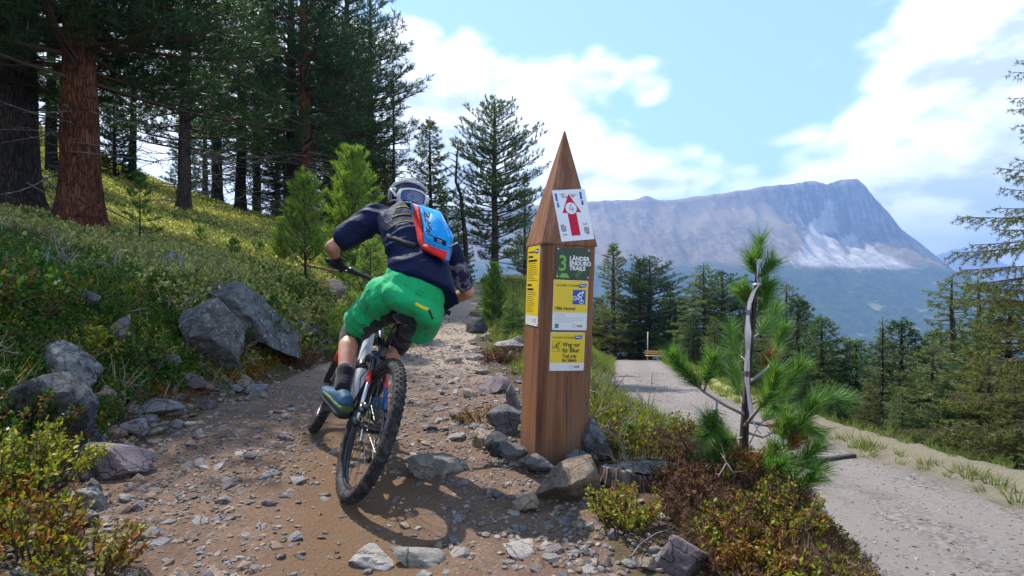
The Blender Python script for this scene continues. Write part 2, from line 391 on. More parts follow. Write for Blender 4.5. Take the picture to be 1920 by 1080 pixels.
def m_mountain():
    m, t = newmat('mountain_rock'); p = t.pos(); x, y, z = t.xyz(p); km = t.vm('MULTIPLY', p, (.001, .001, .001))
    n = t.noise(km, 3.2, 9, .62, .3); f = t.noise(km, 19, 8, .7); ver = t.noise(t.vm('MULTIPLY', km, (9, 1.4, 1.4)), 3, 9, .7, .5)
    zz = t.add(z, t.mul(t.sub(n, .5), 260))
    alp = t.ramp(t.add(t.mul(f, .55), t.mul(ver, .45)), [(.38, (.06, .045, .028)), (.5, (.16, .115, .072)), (.64, (.28, .225, .175))])
    warm = t.mix(t.step(t.noise(km, 2.0, 5), .45, .65), alp, (.215, .165, .10))
    rock = t.ramp(t.add(t.mul(ver, .6), t.mul(f, .4)), [(.40, (.022, .02, .024)), (.5, (.085, .07, .072)), (.62, (.27, .235, .23))])
    pk = t.mul(t.step(x, 2150, 2560), t.step(zz, 330, 480)); col = t.mix(t.step(pk, .35, .65), warm, rock)
    forest = t.mix(t.step(f, .40, .62), (.016, .036, .026), (.05, .075, .04))
    mead = t.step(t.noise(km, 5.5, 6, .65), .62, .68); forest = t.mix(t.mul(mead, t.mul(t.step(z, -420, -200), .8)), forest, (.20, .20, .11))
    tl = t.sub(1, t.step(zz, 120, 250)); col = t.mix(tl, col, forest)
    def fan(ax, az, bl, br, bz, amt):
        h = t.m('DIVIDE', t.sub(az, z), az - bz); k = t.m('MAXIMUM', h, 0)
        c = t.m('MULTIPLY_ADD', k, (bl + br) / 2 - ax, ax); wd = t.m('MULTIPLY_ADD', k, (br - bl) / 2, 30)
        q = t.m('DIVIDE', t.m('ABSOLUTE', t.sub(t.add(x, t.mul(t.sub(ver, .5), 320)), c)), wd)
        return t.mul(t.mul(t.sub(1, t.step(q, .75, 1.12)), t.mul(t.step(h, -.05, .12), t.sub(1, t.step(t.add(h, t.mul(t.sub(n, .5), .3)), .90, 1.06)))), amt)
    scr = t.mix(t.step(t.add(t.mul(ver, .6), t.mul(f, .4)), .4, .62), (.26, .235, .225), (.54, .50, .48))
    for a in ((2700, 640, 2010, 2560, 150, .95), (2920, 480, 2520, 3010, 145, .95), (2790, 800, 2640, 2800, 480, .6), (2330, 330, 1850, 2080, 165, .4), (2480, 420, 2060, 2300, 155, .6)):
        col = t.mix(fan(*a), col, scr)
    t.out(t.bsdf(col, .95, None, .05))
m_trail(); m_road(); m_ground(); m_postwood(); m_skin(); m_camo(); m_tyre(); m_mountain()
m_rock('boulder_stone', (.052, .052, .056), (.125, .125, .132), (.26, .255, .255), .9, (.27, .27, .21))
m_rock('grey_stone', (.085, .078, .082), (.165, .155, .16), (.28, .265, .265), .25)
m_rock('tan_stone', (.13, .095, .07), (.25, .19, .145), (.36, .295, .235), .1, (.35, .25, .1))
m_rock('purple_stone', (.085, .065, .075), (.17, .135, .145), (.27, .225, .23), .1)
m_rock('pale_slab', (.17, .148, .132), (.26, .235, .215), (.36, .335, .31), .12, (.12, .11, .09))
m_rock('dark_stone', (.034, .035, .040), (.078, .08, .09), (.17, .17, .18), .7, (.13, .13, .11))
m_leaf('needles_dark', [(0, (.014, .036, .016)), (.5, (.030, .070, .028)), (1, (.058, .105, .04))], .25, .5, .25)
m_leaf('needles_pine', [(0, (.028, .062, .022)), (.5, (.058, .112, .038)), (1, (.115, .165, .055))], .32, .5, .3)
m_leaf('needles_olive', [(0, (.05, .07, .018)), (.5, (.10, .13, .034)), (1, (.19, .19, .06))], .35)
m_leaf('needles_larch', [(0, (.06, .105, .036)), (.5, (.115, .17, .06)), (1, (.20, .25, .09))], .4)
m_leaf('needles_young', [(0, (.07, .15, .022)), (.6, (.16, .27, .05)), (1, (.28, .36, .09))], .45)
m_leaf('needles_fresh', [(0, (.03, .09, .025)), (.5, (.06, .17, .04)), (.85, (.13, .24, .05)), (1, (.26, .25, .06))], .4, .4, .4)
m_leaf('needles_brown', [(0, (.10, .035, .012)), (.6, (.25, .085, .025)), (1, (.36, .15, .05))], .3)
m_leaf('leaf_green', [(0, (.016, .055, .008)), (.5, (.04, .105, .014)), (.9, (.09, .165, .022)), (1, (.17, .17, .03))], .4, .45, .3, .6)
m_leaf('leaf_yellowgreen', [(0, (.07, .10, .01)), (.5, (.17, .19, .02)), (.9, (.29, .29, .045)), (1, (.36, .21, .05))], .4, .5, .25, .5)
m_leaf('leaf_meadow', [(0, (.13, .15, .045)), (.5, (.27, .28, .10)), (.9, (.42, .42, .19)), (1, (.42, .29, .14))], .4, .6, .2)
m_leaf('leaf_rust', [(0, (.09, .025, .012)), (.45, (.20, .065, .02)), (.75, (.30, .13, .03)), (1, (.16, .13, .03))], .35)
m_leaf('heath_brown', [(0, (.04, .02, .016)), (.5, (.115, .058, .045)), (.9, (.20, .12, .095)), (1, (.13, .12, .03))], .2, .7, .15)
m_leaf('grass_blade', [(0, (.06, .10, .018)), (.5, (.12, .17, .035)), (.9, (.21, .23, .07)), (1, (.30, .25, .12))], .4)
m_leaf('straw', [(0, (.16, .10, .05)), (.5, (.28, .20, .11)), (1, (.42, .33, .20))], .3, .7, .15)
m_bark('bark_red', (.055, .022, .014), (.16, .058, .032), (.20, .085, .045), 17)
m_bark('bark_grey', (.045, .036, .034), (.115, .092, .085), (.15, .11, .09), 18)
m_bark('bark_dark', (.022, .018, .019), (.06, .048, .045), (.085, .055, .045), 18)
m_bark('dead_wood', (.13, .115, .11), (.27, .25, .24), (.20, .17, .155), 14)
m_bark('stump_wood', (.06, .045, .045), (.15, .115, .105), (.22, .18, .165), 16)
plain('twig_bark', (.085, .058, .045), .85, .15, 0, .4, 60, .4, 8)
plain('twig_pale', (.24, .21, .195), .85, .15, 0, .4, 60, .3, 8)
plain('twig_red', (.13, .045, .035), .8, .2, 0, .3, 60, .4, 8)
plain('sign_yellow', (.72, .50, .02), .4, .4, 0, 0, 1, .06, 9)
plain('sign_white', (.66, .66, .68), .42, .4, 0, 0, 1, .05, 9)
plain('sign_green', (.018, .045, .026), .4, .4, 0, 0, 1, .1, 9)
plain('sign_midgreen', (.045, .125, .028), .4, .4)
plain('sign_lime', (.13, .38, .045), .4, .4)
plain('sign_blue', (.008, .055, .36), .4, .4)
plain('sign_teal', (.008, .20, .23), .4, .4)
plain('sign_red', (.38, .012, .03), .4, .4)
plain('print_black', (.025, .023, .022), .5, .3)
plain('print_dim', (.16, .12, .02), .5, .3)
plain('print_grey', (.30, .30, .32), .5, .3)
plain('print_white', (.78, .78, .80), .5, .3)
plain('paper_white', (.70, .70, .76), .7, .2, 0, .15, 14, .05, 5)
plain('paper_red', (.50, .012, .045), .65, .2)
plain('paper_blue', (.02, .11, .42), .6, .2)
plain('paper_olive', (.22, .29, .10), .6, .2)
plain('screw_steel', (.42, .42, .43), .35, .5, 1)
m_cloth('jersey_navy', (.005, .010, .044), .62, 500, .2, 0)
m_cloth('shorts_green', (.008, .35, .125), .7, 500, .14, .1)
m_cloth('pad_black', (.012, .012, .016), .8)
m_cloth('sock_black', (.011, .012, .02), .9)
m_cloth('pack_red', (.62, .02, .018), .5, 300, .14, .05)
m_cloth('pack_blue', (.005, .27, .66), .45, 300, .12, .05)
plain('lime_stripe', (.40, .50, .05), .6)
plain('zip_yellow', (.72, .60, .03), .5)
plain('strap_black', (.012, .012, .014), .7)
plain('glove_black', (.012, .013, .02), .6, .4, 0, .3, 150, .3, 20)
plain('helmet_white', (.55, .53, .56), .35, .5, 0, 0, 1, .12, 10)
plain('helmet_navy', (.008, .014, .045), .5, .3)
plain('helmet_dark', (.015, .015, .018), .6)
plain('lens_blue', (.012, .045, .17), .08, .8)
plain('shoe_blue', (.015, .065, .12), .6, .3, 0, .3, 90, .3, 10)
plain('shoe_olive', (.10, .12, .025), .6, .3, 0, .3, 90, .2, 10)
plain('shoe_sole', (.02, .02, .018), .85)
plain('metal_black', (.014, .014, .016), .35, .5, 0, .0)
plain('metal_silver', (.52, .53, .56), .28, .5, 1)
plain('metal_dark', (.10, .10, .11), .35, .5, 1)
plain('frame_white', (.55, .57, .62), .28, .5, 0, 0, 1, .05, 4)
plain('frame_red', (.58, .035, .012), .3, .5)
plain('frame_blue', (.02, .07, .24), .3, .5)
plain('rim_black', (.02, .022, .03), .3, .5)
plain('bench_wood', (.50, .285, .11), .6, .3, 0, .2, 60, .2, 12)
plain('pole_grey', (.42, .43, .40), .6)
plain('rusty_iron', (.035, .03, .03), .7, .3, 0, .4, 50, .4, 10)
def m_ribbon():
    m, t = newmat('barrier_tape'); v = t.node('ShaderNodeTexCoord').outputs['UV']; u, k, _ = t.xyz(v)
    c = t.mix(t.step(t.m('FRACT', t.mul(k, 3.1)), .90, .92), (.66, .64, .66), t.mix(t.step(u, .5, .52), (.05, .16, .42), (.55, .06, .07)))
    c = t.mix(t.step(t.m('ABSOLUTE', t.sub(u, .5)), .46, .47), c, t.mix(t.step(u, .5, .5), (.50, .05, .08), (.04, .20, .40)))
    d = t.bsdf(c, .3, None, .5); tr = t.node('ShaderNodeBsdfTranslucent'); t.put(tr.inputs[0], c)
    mx = t.node('ShaderNodeMixShader'); mx.inputs[0].default_value = .3; t.l.new(d, mx.inputs[1]); t.l.new(tr.outputs[0], mx.inputs[2]); t.out(mx.outputs[0])
m_ribbon()

plain('seam_green', (.004, .16, .055), .8)
# ------------------------------------------------------------------ land
XL = ([-5, 0, 2, 3, 4, 6.3, 9.5, 14, 20, 30, 60, 300], [-1.5, -1.5, -1.75, -2.35, -2.55, -2.4, -2.35, -1.75, -2.1, -3, -6, -30])
XR = ([-5, 0, 2, 2.6, 3.2, 3.9, 5, 6.3, 9.5, 14, 20, 30], [.7, .6, .45, .36, .12, 0, -.05, -.3, -.7, -.95, -1.2, -2])
XS = ([-40, 0, 2, 3, 4, 6, 10, 16, 30, 50, 300], [1.2, 1.0, 1.05, 1.28, 1.0, .6, .2, 0, 1.2, 3.0, 20])
XRL = ([-40, 0, 4, 8, 16, 28, 45, 60, 300], [1.9, 1.9, 2.1, 2.3, 2.4, 4.9, 7.9, 11, 40])
XRR = ([-40, 0, 8, 16, 28, 45, 60, 300], [4.7, 4.7, 4.75, 6.0, 8.6, 12.3, 16, 48])
def h_parts(x, y):
    tr = np.interp(y, [-40, 0, 2.8, 3.9, 6.3, 9.5, 14, 20, 26, 30, 40, 54, 60, 100, 300, 900], [-1, -.05, 0, .05, .10, .15, .36, .95, 1.35, 1.25, -.5, -4, -9, -30, -125, -480])
    zr = np.interp(y, [-40, 0, 52, 56, 100, 300, 900], [2.5, -.45, -5.65, -6.1, -33, -128, -485])
    dl = np.clip(np.interp(y, *XL) - x, 0, 60)
    wd = np.interp(y, [2, 4, 6], [2.2, 1.5, 1.2])
    rise = .72 * sm(dl / wd) + .22 * dl + .011 * np.clip(dl - 7, 0, 22) ** 2
    xs, xl, xr = np.interp(y, *XS), np.interp(y, *XRL), np.interp(y, *XRR)
    s = sm((x - xs) / (xl - xs))
    dx = np.clip(x - xr, 0, None)
    z = tr * (1 - s) + zr * s + rise + .17 * np.exp(-((dx - .55) / .24) ** 2) * (dx > 0) - .55 * np.clip(dx - .75, 0, 700)
    z = z + .10 * np.exp(-(((x - 1.0) / .45) ** 2 + ((y - 2.75) / .5) ** 2))
    return z, s, dl, dx
def masks(x, y):
    p = np.stack([x, y, 0 * x], -1).reshape(-1, 3); n = fbm(p * 1.7, 3, 5).reshape(x.shape)
    path = (x > np.interp(y, *XL) + .1 + n * .35) & (x < np.interp(y, *XR) + n * .5) & (y < 30)
    road = (x > np.interp(y, *XRL) + n * .5) & (x < np.interp(y, *XRR) + n * .6) & (y < 57)
    return path, road
def H(x, y):
    x, y = np.asarray(x, float), np.asarray(y, float); z, s, dl, dx = h_parts(x, y)
    p = np.stack([x, y, 0 * x], -1).reshape(-1, 3)
    a = fbm(p * 1.1, 4, 3).reshape(x.shape); b = fbm(p * 6, 3, 9).reshape(x.shape)
    onp = (dl <= 0) & (s < .05); onr = (s >= 1) & (dx <= 0)
    k = np.where(onp, .35, np.where(onr, .25, 1.0))
    wgt = np.clip(np.hypot(x, y) / 40, .6, 6)
    c = fbm(p * 2.6 + 40, 3, 15).reshape(x.shape)
    rut = np.where(onp, -.035 * np.exp(-((x + .30 * y - .06) / .28) ** 2) + .03 * c, 0) + np.where(onr, .03 * c, 0)
    return z + rut + k * (a * .16 * wgt + b * .05)
def hz(x, y): return float(H(np.array([x]), np.array([y]))[0])
def G(px, py, dmin=1.6, dmax=80):       # where the sight line through a pixel meets the ground
    d = np.concatenate([np.arange(dmin, 14, .02), np.arange(14, dmax, .15)])
    x = (px - 960) / F * d; z = CAMZ - (py - 540) / F * d; hit = np.nonzero(H(x, d) >= z)[0]
    k = d[hit[0]] if len(hit) else dmax
    return Vector(((px - 960) / F * k, k, hz((px - 960) / F * k, k)))
def axis(dense0, dense1, step, lo, hi, g):
    a = list(np.arange(dense0, dense1, step)); s = step; v = a[-1]
    while v < hi: s *= g; v += s; a.append(v)
    s = step; v = dense0; b = []
    while v > lo: s *= g; v -= s; b.append(v)
    return np.array(b[::-1] + a)
gx = axis(-5.5, 3.4, .05, -420, 520, 1.055); gy = axis(1.2, 8.0, .05, -60, 900, 1.05)
GX, GY = np.meshgrid(gx, gy); GZ = H(GX, GY)
V = np.stack([GX, GY, GZ], -1).reshape(-1, 3); nx, ny = len(gx), len(gy)
ii = (np.arange(ny - 1)[:, None] * nx + np.arange(nx - 1)[None]).ravel()
FQ = np.stack([ii, ii + 1, ii + nx + 1, ii + nx], -1)
cc = V[FQ].mean(1); pm, rm = masks(cc[:, 0], cc[:, 1])
def sheet(name, sel, mat):
    f = FQ[sel]; u, inv = np.unique(f, return_inverse=True)
    return tag(link(name, mesh_np(name, V[u], inv.reshape(-1, 4), True), mat), kind='structure')
sheet('ground', ~pm & ~rm, 'hillside_soil'); sheet('trail_path', pm, 'trail_dirt'); road = sheet('gravel_road', rm & ~pm, 'road_gravel')
rc = np.empty(len(road.data.vertices) * 3, np.float32); road.data.vertices.foreach_get('co', rc); rc = rc.reshape(-1, 3)
ra_ = road.data.attributes.new('across', 'FLOAT', 'POINT'); ra_.data.foreach_set('value', ((rc[:, 0] - np.interp(rc[:, 1], *XRL)) / (np.interp(rc[:, 1], *XRR) - np.interp(rc[:, 1], *XRL))).astype(np.float32))

# ------------------------------------------------------------------ mountains
def mountain():
    pr = [(-1500, 470), (300, 405), (700, 398), (900, 388), (1095, 376), (1190, 371), (1212, 364), (1240, 374), (1350, 360), (1440, 346), (1480, 342), (1525, 335), (1548, 343), (1578, 333), (1606, 332), (1622, 346), (1640, 370), (1662, 392), (1690, 428), (1740, 466), (1790, 506), (1850, 528), (1950, 560), (2200, 610), (3000, 700)]
    Yr = 5000.; rx = np.array([(a - 960) / F * Yr for a, b in pr]); rz = np.array([(540 - b) / F * Yr for a, b in pr])
    x = np.concatenate([np.arange(-9000, 300, 120), np.arange(300, 4600, 26), np.arange(4600, 9000, 120)]); y = np.concatenate([np.arange(900, 3400, 110), np.arange(3400, 5200, 30), np.arange(5200, 7000, 150)])
    X, Y = np.meshgrid(x, y); p = np.stack([X, Y, 0 * X], -1).reshape(-1, 3) * .001
    warp = fbm(p * 1.6, 4, 2).reshape(X.shape) * 260
    r = np.interp(X + warp * np.clip((Yr - Y) / 900, 0, 1), rx, rz); v = -620.
    s = np.abs(Yr - Y) / np.where(Y < Yr, 2700., 1700.)
    prof = np.clip(1 - s, 0, 1) ** 1.35
    steep = np.exp(-((X - 2950) / 520) ** 2); prof = prof * (1 - steep * .30 * sm(s / .10) * (1 - s))
    z = v + (r - v) * prof
    q = np.stack([X * 3.2, Y * .9, 0 * X], -1).reshape(-1, 3) * .001
    g = fbm(q * 1.6, 5, 7, .55).reshape(X.shape); rid = 1 - np.abs(g) * 4
    z += (rid - 1.0) * (95 + 70 * steep) * sm(s / .06) * prof + (fbm(p * 7, 4, 3).reshape(X.shape) - .3) * 70 * prof * sm(s / .03)
    z += fbm(p * 22, 3, 13).reshape(X.shape) * 20 - 5
    nx, ny = len(x), len(y); i = (np.arange(ny - 1)[:, None] * nx + np.arange(nx - 1)[None]).ravel()
    tag(link('mountain_terrain', mesh_np('mountain_terrain', np.stack([X, Y, z], -1).reshape(-1, 3), np.stack([i, i + 1, i + nx + 1, i + nx], -1), True), 'mountain_rock'), kind='structure')
    # the pale range far behind its right shoulder
    Y2 = 11500.; pr = [(1200, 620), (1600, 560), (1700, 520), (1745, 478), (1770, 470), (1802, 461), (1840, 474), (1880, 492), (1960, 520), (2200, 470), (2600, 520)]
    x = np.arange(2000, 19000, 110.); y = np.arange(9800, 12400, 200.); X, Y = np.meshgrid(x, y)
    r = np.interp(X, [(a - 960) / F * Y2 for a, b in pr], [(540 - b) / F * Y2 for a, b in pr]); p = np.stack([X, Y, 0 * X], -1).reshape(-1, 3) * .001
    z = -600 + (r + 600) * np.clip(1 - np.abs(Y2 - Y) / 2200, 0, 1) + fbm(p * 2.2, 5, 4).reshape(X.shape) * 130
    nx, ny = len(x), len(y); i = (np.arange(ny - 1)[:, None] * nx + np.arange(nx - 1)[None]).ravel()
    tag(link('far_hills', mesh_np('far_hills', np.stack([X, Y, z], -1).reshape(-1, 3), np.stack([i, i + 1, i + nx + 1, i + nx], -1), True), 'mountain_rock'), kind='structure')
mountain()
def haze_box():
    m = bpy.data.materials.new('haze_air'); m.use_nodes = True; m.node_tree.nodes.clear(); t = T(m.node_tree)
    v = t.node('ShaderNodeVolumePrincipled'); v.inputs['Color'].default_value = (.33, .54, 1.0, 1); v.inputs['Density'].default_value = 1.35e-4; v.inputs['Anisotropy'].default_value = .25
    o = t.node('ShaderNodeOutputMaterial'); t.l.new(v.outputs[0], o.inputs['Volume'])
    b = MB(); b.box((4500, 6000, 170), 15500, 7000, 1000); o = b.build('haze', m); tag(o, 'pale blue air haze over the valley', None, None, 'stuff')
haze_box()
# ------------------------------------------------------------------ wooden trail post and its signs
PB = P(1036, 862, 3.38)
POST = Matrix.Translation(PB) @ Matrix.Rotation(R(2.1), 4, 'Y') @ Matrix.Rotation(R(17.5), 4, 'Z')
HW, HS, HC = .158, 1.285, .70
def trail_post():
    root = empty('trail_post', mw=POST); tag(root, 'tall square wooden post with pointed pyramid top beside the trail', 'post')
    c = .045; fl = .030     # chamfered near corner, the others only eased
    poly = [(-HW + c, -HW), (HW - .008, -HW), (HW, -HW + .008), (HW, HW - .008), (HW - .008, HW), (-HW + .008, HW), (-HW, HW - .008), (-HW, -HW + c)]
    b = MB(); n = len(poly); rows = 26; V = []; Fc = []
    for k in range(rows + 1):
        z = -.25 + (HS + .25) * k / rows
        for j, (x, y) in enumerate(poly):
            e = .0025 * math.sin(k * 1.7 + j * 2.3); V.append((x * (1 + e), y * (1 + e), z))
    for k in range(rows):
        for j in range(n): Fc.append((k * n + j, k * n + (j + 1) % n, (k + 1) * n + (j + 1) % n, (k + 1) * n + j))
    Fc.append(tuple(reversed(range(n)))); Fc.append(tuple(range(rows * n, rows * n + n))); b.add(V, Fc)
    b.build('shaft', 'larch_wood', root)
    q = HW + .006; b = MB(); base = [(-q + c, -q), (q, -q), (q, q), (-q, q), (-q, -q + c)]; n = len(base)
    V = [(x, y, HS + .001) for x, y in base] + [(x, y, HS + .012) for x, y in base] + [(x * .02, y * .02, HS + HC) for x, y in base]
    Fc = [tuple(reversed(range(n)))] + [(i, (i + 1) % n, n + (i + 1) % n, n + i) for i in range(n)] + [(n + i, n + (i + 1) % n, 2 * n + (i + 1) % n, 2 * n + i) for i in range(n)] + [tuple(range(2 * n, 3 * n))]
    b.add(V, Fc); b.build('pyramid_cap', 'larch_wood', root)
    # drying crack down the front
    b = MB(); pts = [(.012 + .004 * math.sin(z * 9), -HW - .0005, z) for z in np.arange(.12, .56, .03)]
    b.tube(pts, [.001 + .002 * math.sin(math.pi * (i + .5) / len(pts)) for i in range(len(pts))], 5, .5); b.build('drying_crack', 'print_black', root)
trail_post()
def frame(o, u, v):                     # matrix with x along u, y along v
    u = u.normalized(); v = (v - u * v.dot(u)).normalized(); n = u.cross(v)
    m = Matrix((u, v, n)).transposed().to_4x4(); m.translation = o; return POST @ m
def rrect(x0, y0, x1, y1, r=.006, k=4):
    pts = []
    for cx, cy, a in ((x1 - r, y0 + r, -90), (x1 - r, y1 - r, 0), (x0 + r, y1 - r, 90), (x0 + r, y0 + r, 180)):
        for i in range(k + 1):
            q = R(a + 90 * i / k); pts.append((cx + r * math.cos(q), cy + r * math.sin(q)))
    return pts
def flat(name, polys, mat, parent, z, th=.0006):
    if name in ('diagonal_band', 'heading', 'blue_mark', 'round_mark_') and len(polys) > 1:
        return [flat(name, [p], mat, parent, z, th) for p in polys]
    b = MB()
    for p in polys: b.prism(p, z, z + th)
    return b.build(name, mat, parent)
def rect(x0, y0, x1, y1): return [(x0, y0), (x1, y0), (x1, y1), (x0, y1)]
def stroke(pts, wd):                    # list of quads along a polyline
    out = []
    for a, b in zip(pts[:-1], pts[1:]):
        a, b = Vector(a), Vector(b); d = (b - a).normalized(); n = Vector((-d.y, d.x)) * wd / 2; a = a - d * wd * .3; b = b + d * wd * .3
        out.append([tuple(a - n), tuple(b - n), tuple(b + n), tuple(a + n)])
    return out
def annulus(cx, cy, r, wd, n=20):
    out = []
    for i in range(n):
        a, b = 2 * math.pi * i / n, 2 * math.pi * (i + 1) / n
        out.append([(cx + q * math.cos(w_), cy + q * math.sin(w_)) for q, w_ in ((r - wd, a), (r, a), (r, b), (r - wd, b))])
    return out
def words(s, x, y, size, mat, parent, z, sx=1.0, shear=0, bold=0.0, rot=0, align='LEFT', mw=None, name='lettering'):
    cu = bpy.data.curves.new('t', 'FONT'); cu.body = s; cu.size = size; cu.extrude = .0003; cu.shear = shear; cu.offset = bold; cu.align_x = align; cu.resolution_u = 3
    o = bpy.data.objects.new('t', cu); COL.objects.link(o); dg = bpy.context.evaluated_depsgraph_get()
    me = bpy.data.meshes.new_from_object(o.evaluated_get(dg)); bpy.data.objects.remove(o); bpy.data.curves.remove(cu)
    me.transform(Matrix.Translation((x, y, z + .0004)) @ Matrix.Rotation(rot, 4, 'Z') @ Matrix.Diagonal((sx, 1, 1, 1)))
    if mw is not None: me.transform(mw)
    me.materials.clear(); return link(name, me, mat, parent)
def screws(parent, pts, z, r=.0045):
    for x, y in pts:
        b = MB(); b.prism([(x + r * math.cos(a * .785), y + r * math.sin(a * .785)) for a in range(8)], z, z + .002); b.build('screw', 'screw_steel', parent)
def board(name, label, mw, wd, ht, mat, r=.006, th=.003):
    b = MB(); b.prism(rrect(0, 0, wd, ht, r), .001, th); o = b.build(name, mat, None, mw); tag(o, label, 'sign'); return o
def rider_icon(parent, mat, cx, cy, s, z, name='bike_symbol'):
    pl = annulus(cx - .42 * s, cy - .12 * s, .2 * s, .05 * s) + annulus(cx + .22 * s, cy - .42 * s, .2 * s, .05 * s)
    pl += stroke([(cx - .42 * s, cy - .12 * s), (cx - .1 * s, cy - .2 * s), (cx + .18 * s, cy + .05 * s), (cx + .22 * s, cy - .42 * s)], .06 * s)
    pl += stroke([(cx - .1 * s, cy - .2 * s), (cx + .05 * s, cy + .0 * s), (cx - .15 * s, cy + .12 * s), (cx + .12 * s, cy + .38 * s)], .13 * s)
    pl += stroke([(cx + .12 * s, cy + .36 * s), (cx + .30 * s, cy + .22 * s), (cx + .24 * s, cy + .05 * s)], .08 * s)
    pl.append([(cx + .33 * s + .1 * s * math.cos(a * .63), cy + .42 * s + .1 * s * math.sin(a * .63)) for a in range(10)])
    flat(name, pl, mat, parent, z)
def crest(parent, x, y, s, z):          # round club mark and red state mark at the foot of the yellow signs
    flat('round_mark', annulus(x, y, s, s * .22), 'print_grey', parent, z)
    flat('red_mark', [rect(x + s * 1.9, y - s * .55, x + s * 5.0, y + s * .62)], 'sign_red', parent, z); words('Tirol', x + s * 2.3, y - s * .3, s * 1.1, 'print_white', parent, z + .0006, .9, 0, .0002)
def flag(parent, x, y, s, z):
    flat('flag_mark', [[(x, y + s * .95), (x + s * .12, y + s * .12), (x + s * .3, y), (x + s * 2.0, y + s * .25), (x + s * 2.05, y + s)]], 'sign_blue', parent, z)
    words('Nauders', x + s * .28, y + s * .45, s * .46, 'print_white', parent, z + .0006, .95, 0, .0003)
FRONT = lambda x, z: frame(Vector((x, -HW - .0005, z)), Vector((1, 0, 0)), Vector((0, 0, 1)))
def sign_green():
    W, Ht = .212, .178
    o = board('trail_sign', 'dark green sign reading 3 LÄNDER ENDURO TRAILS at the top of the post', FRONT(-.089, 1.093), W, Ht, 'sign_green')
    flat('diagonal_band', [[(.004, .004), (.03, .004), (.004, .05)], [(.135, .004), (.208, .088), (.208, .126), (.118, .018)]], 'sign_midgreen', o, .003)
    flat('diagonal_band', [[(.022, .004), (.088, .004), (.068, .03), (.035, .03)]], 'sign_lime', o, .003)
    words('3', .013, .045, .125, 'sign_lime', o, .0036, .92, 0, .002, name='numeral')
    for i, s in enumerate(('LÄNDER', 'ENDURO', 'TRAILS')): words(s, .083, .106 - i * .028, .0335, 'print_white', o, .0036, .98, 0, .0011)
    screws(o, ((.010, .010), (W - .010, .010), (.010, Ht - .010), (W - .010, Ht - .010)), .003)
def sign_info():
    W, Ht = .216, .288
    o = board('trail_sign', 'yellow and white sign reading 7086 Almtrail with blue biker square', FRONT(-.099, .796), W, Ht, 'sign_white')
    flat('yellow_field', [rrect(.002, .102, W - .002, Ht - .002, .005)], 'sign_yellow', o, .003)
    words('NAUDERS TOURISMUS', .016, .252, .0155, 'print_dim', o, .0036, 1.0, 0, .0003); flag(o, .156, .245, .024, .0036)
    flat('blue_square', [rect(.121, .150, .201, .234)], 'sign_blue', o, .0036); rider_icon(o, 'print_white', .162, .193, .066, .0042)
    words('7086 Almtrail', .013, .116, .026, 'print_black', o, .0036, .88, 0, .0006)
    lines = [(.013, .093, .04, .07), (.013, .082, .062), (.013, .071, .18), (.013, .06, .195), (.013, .049, .13)]
    flat('fine_print', [rect(.013, .0905, .042, .0925), rect(.046, .0905, .072, .0933), rect(.013, .0795, .078, .0815), rect(.013, .0685, .19, .0705), rect(.013, .0575, .198, .0595), rect(.013, .0465, .135, .0485)], 'print_grey', o, .003)
    flat('teal_mark', [rect(.016, .012, .040, .036)], 'sign_teal', o, .003); crest(o, .135, .024, .0105, .003)
    screws(o, ((.009, .009), (W - .009, .009), (.009, Ht - .009), (W - .009, Ht - .009)), .003, .0032)
def sign_rule():
    W, Ht = .214, .222
    o = board('trail_sign', 'yellow sign reading Weg nur für Biker, Trail only for bikers', FRONT(-.106, .562), W, Ht, 'sign_white')
    flat('yellow_field', [rrect(.002, .046, W - .002, Ht - .002, .005)], 'sign_yellow', o, .003)
    words('NAUDERS TOURISMUS', .012, .186, .0145, 'print_dim', o, .0036, 1.0, 0, .0003); flag(o, .148, .180, .024, .0036)
    flat('pictogram_box', stroke([(.013, .112), (.068, .112), (.068, .170), (.013, .170), (.013, .112)], .0014), 'print_dim', o, .0036); rider_icon(o, 'print_black', .040, .141, .045, .0036)
    for s, y, z in (('Weg nur', .139, .036), ('für Biker', .106, .036), ('Trail only', .076, .0275), ('for bikers', .052, .0275)): words(s, .076, y, z, 'print_black', o, .0036, .84, 0, .0008)
    crest(o, .132, .023, .0105, .003); screws(o, ((.009, .009), (W - .009, .009), (.009, Ht - .009), (W - .009, Ht - .009)), .003, .0032)
def sign_side():
    W, Ht = .218, .478
    mw = frame(Vector((-HW - .0005, HW - .030, .808)), Vector((0, -1, 0)), Vector((0, 0, 1)))
    o = board('trail_sign', 'narrow-looking tall yellow sign with fine print on the left side of the post', mw, W, Ht, 'sign_white')
    flat('yellow_field', [rrect(.002, .062, W - .002, Ht - .002, .005)], 'sign_yellow', o, .003)
    flat('heading', [rect(.02, .435, .13, .443), rect(.02, .405, .10, .417), rect(.02, .38, .17, .393), rect(.02, .235, .095, .247), rect(.02, .209, .125, .222)], 'print_black', o, .0036)
    pl = []
    for y in list(np.arange(.368, .262, -.0125)) + list(np.arange(.195, .075, -.0125)): pl.append(rect(.02, y, .02 + .09 + .08 * random.random(), y + .003))
    flat('fine_print', pl, 'print_dim', o, .0036); flag(o, .135, .425, .03, .0036)
    flat('round_mark', annulus(.175, .032, .013, .003) + annulus(.135, .03, .010, .002), 'print_black', o, .003); screws(o, ((.009, .009), (W - .009, .009), (.009, Ht - .009), (W - .009, Ht - .009)), .003, .0032)
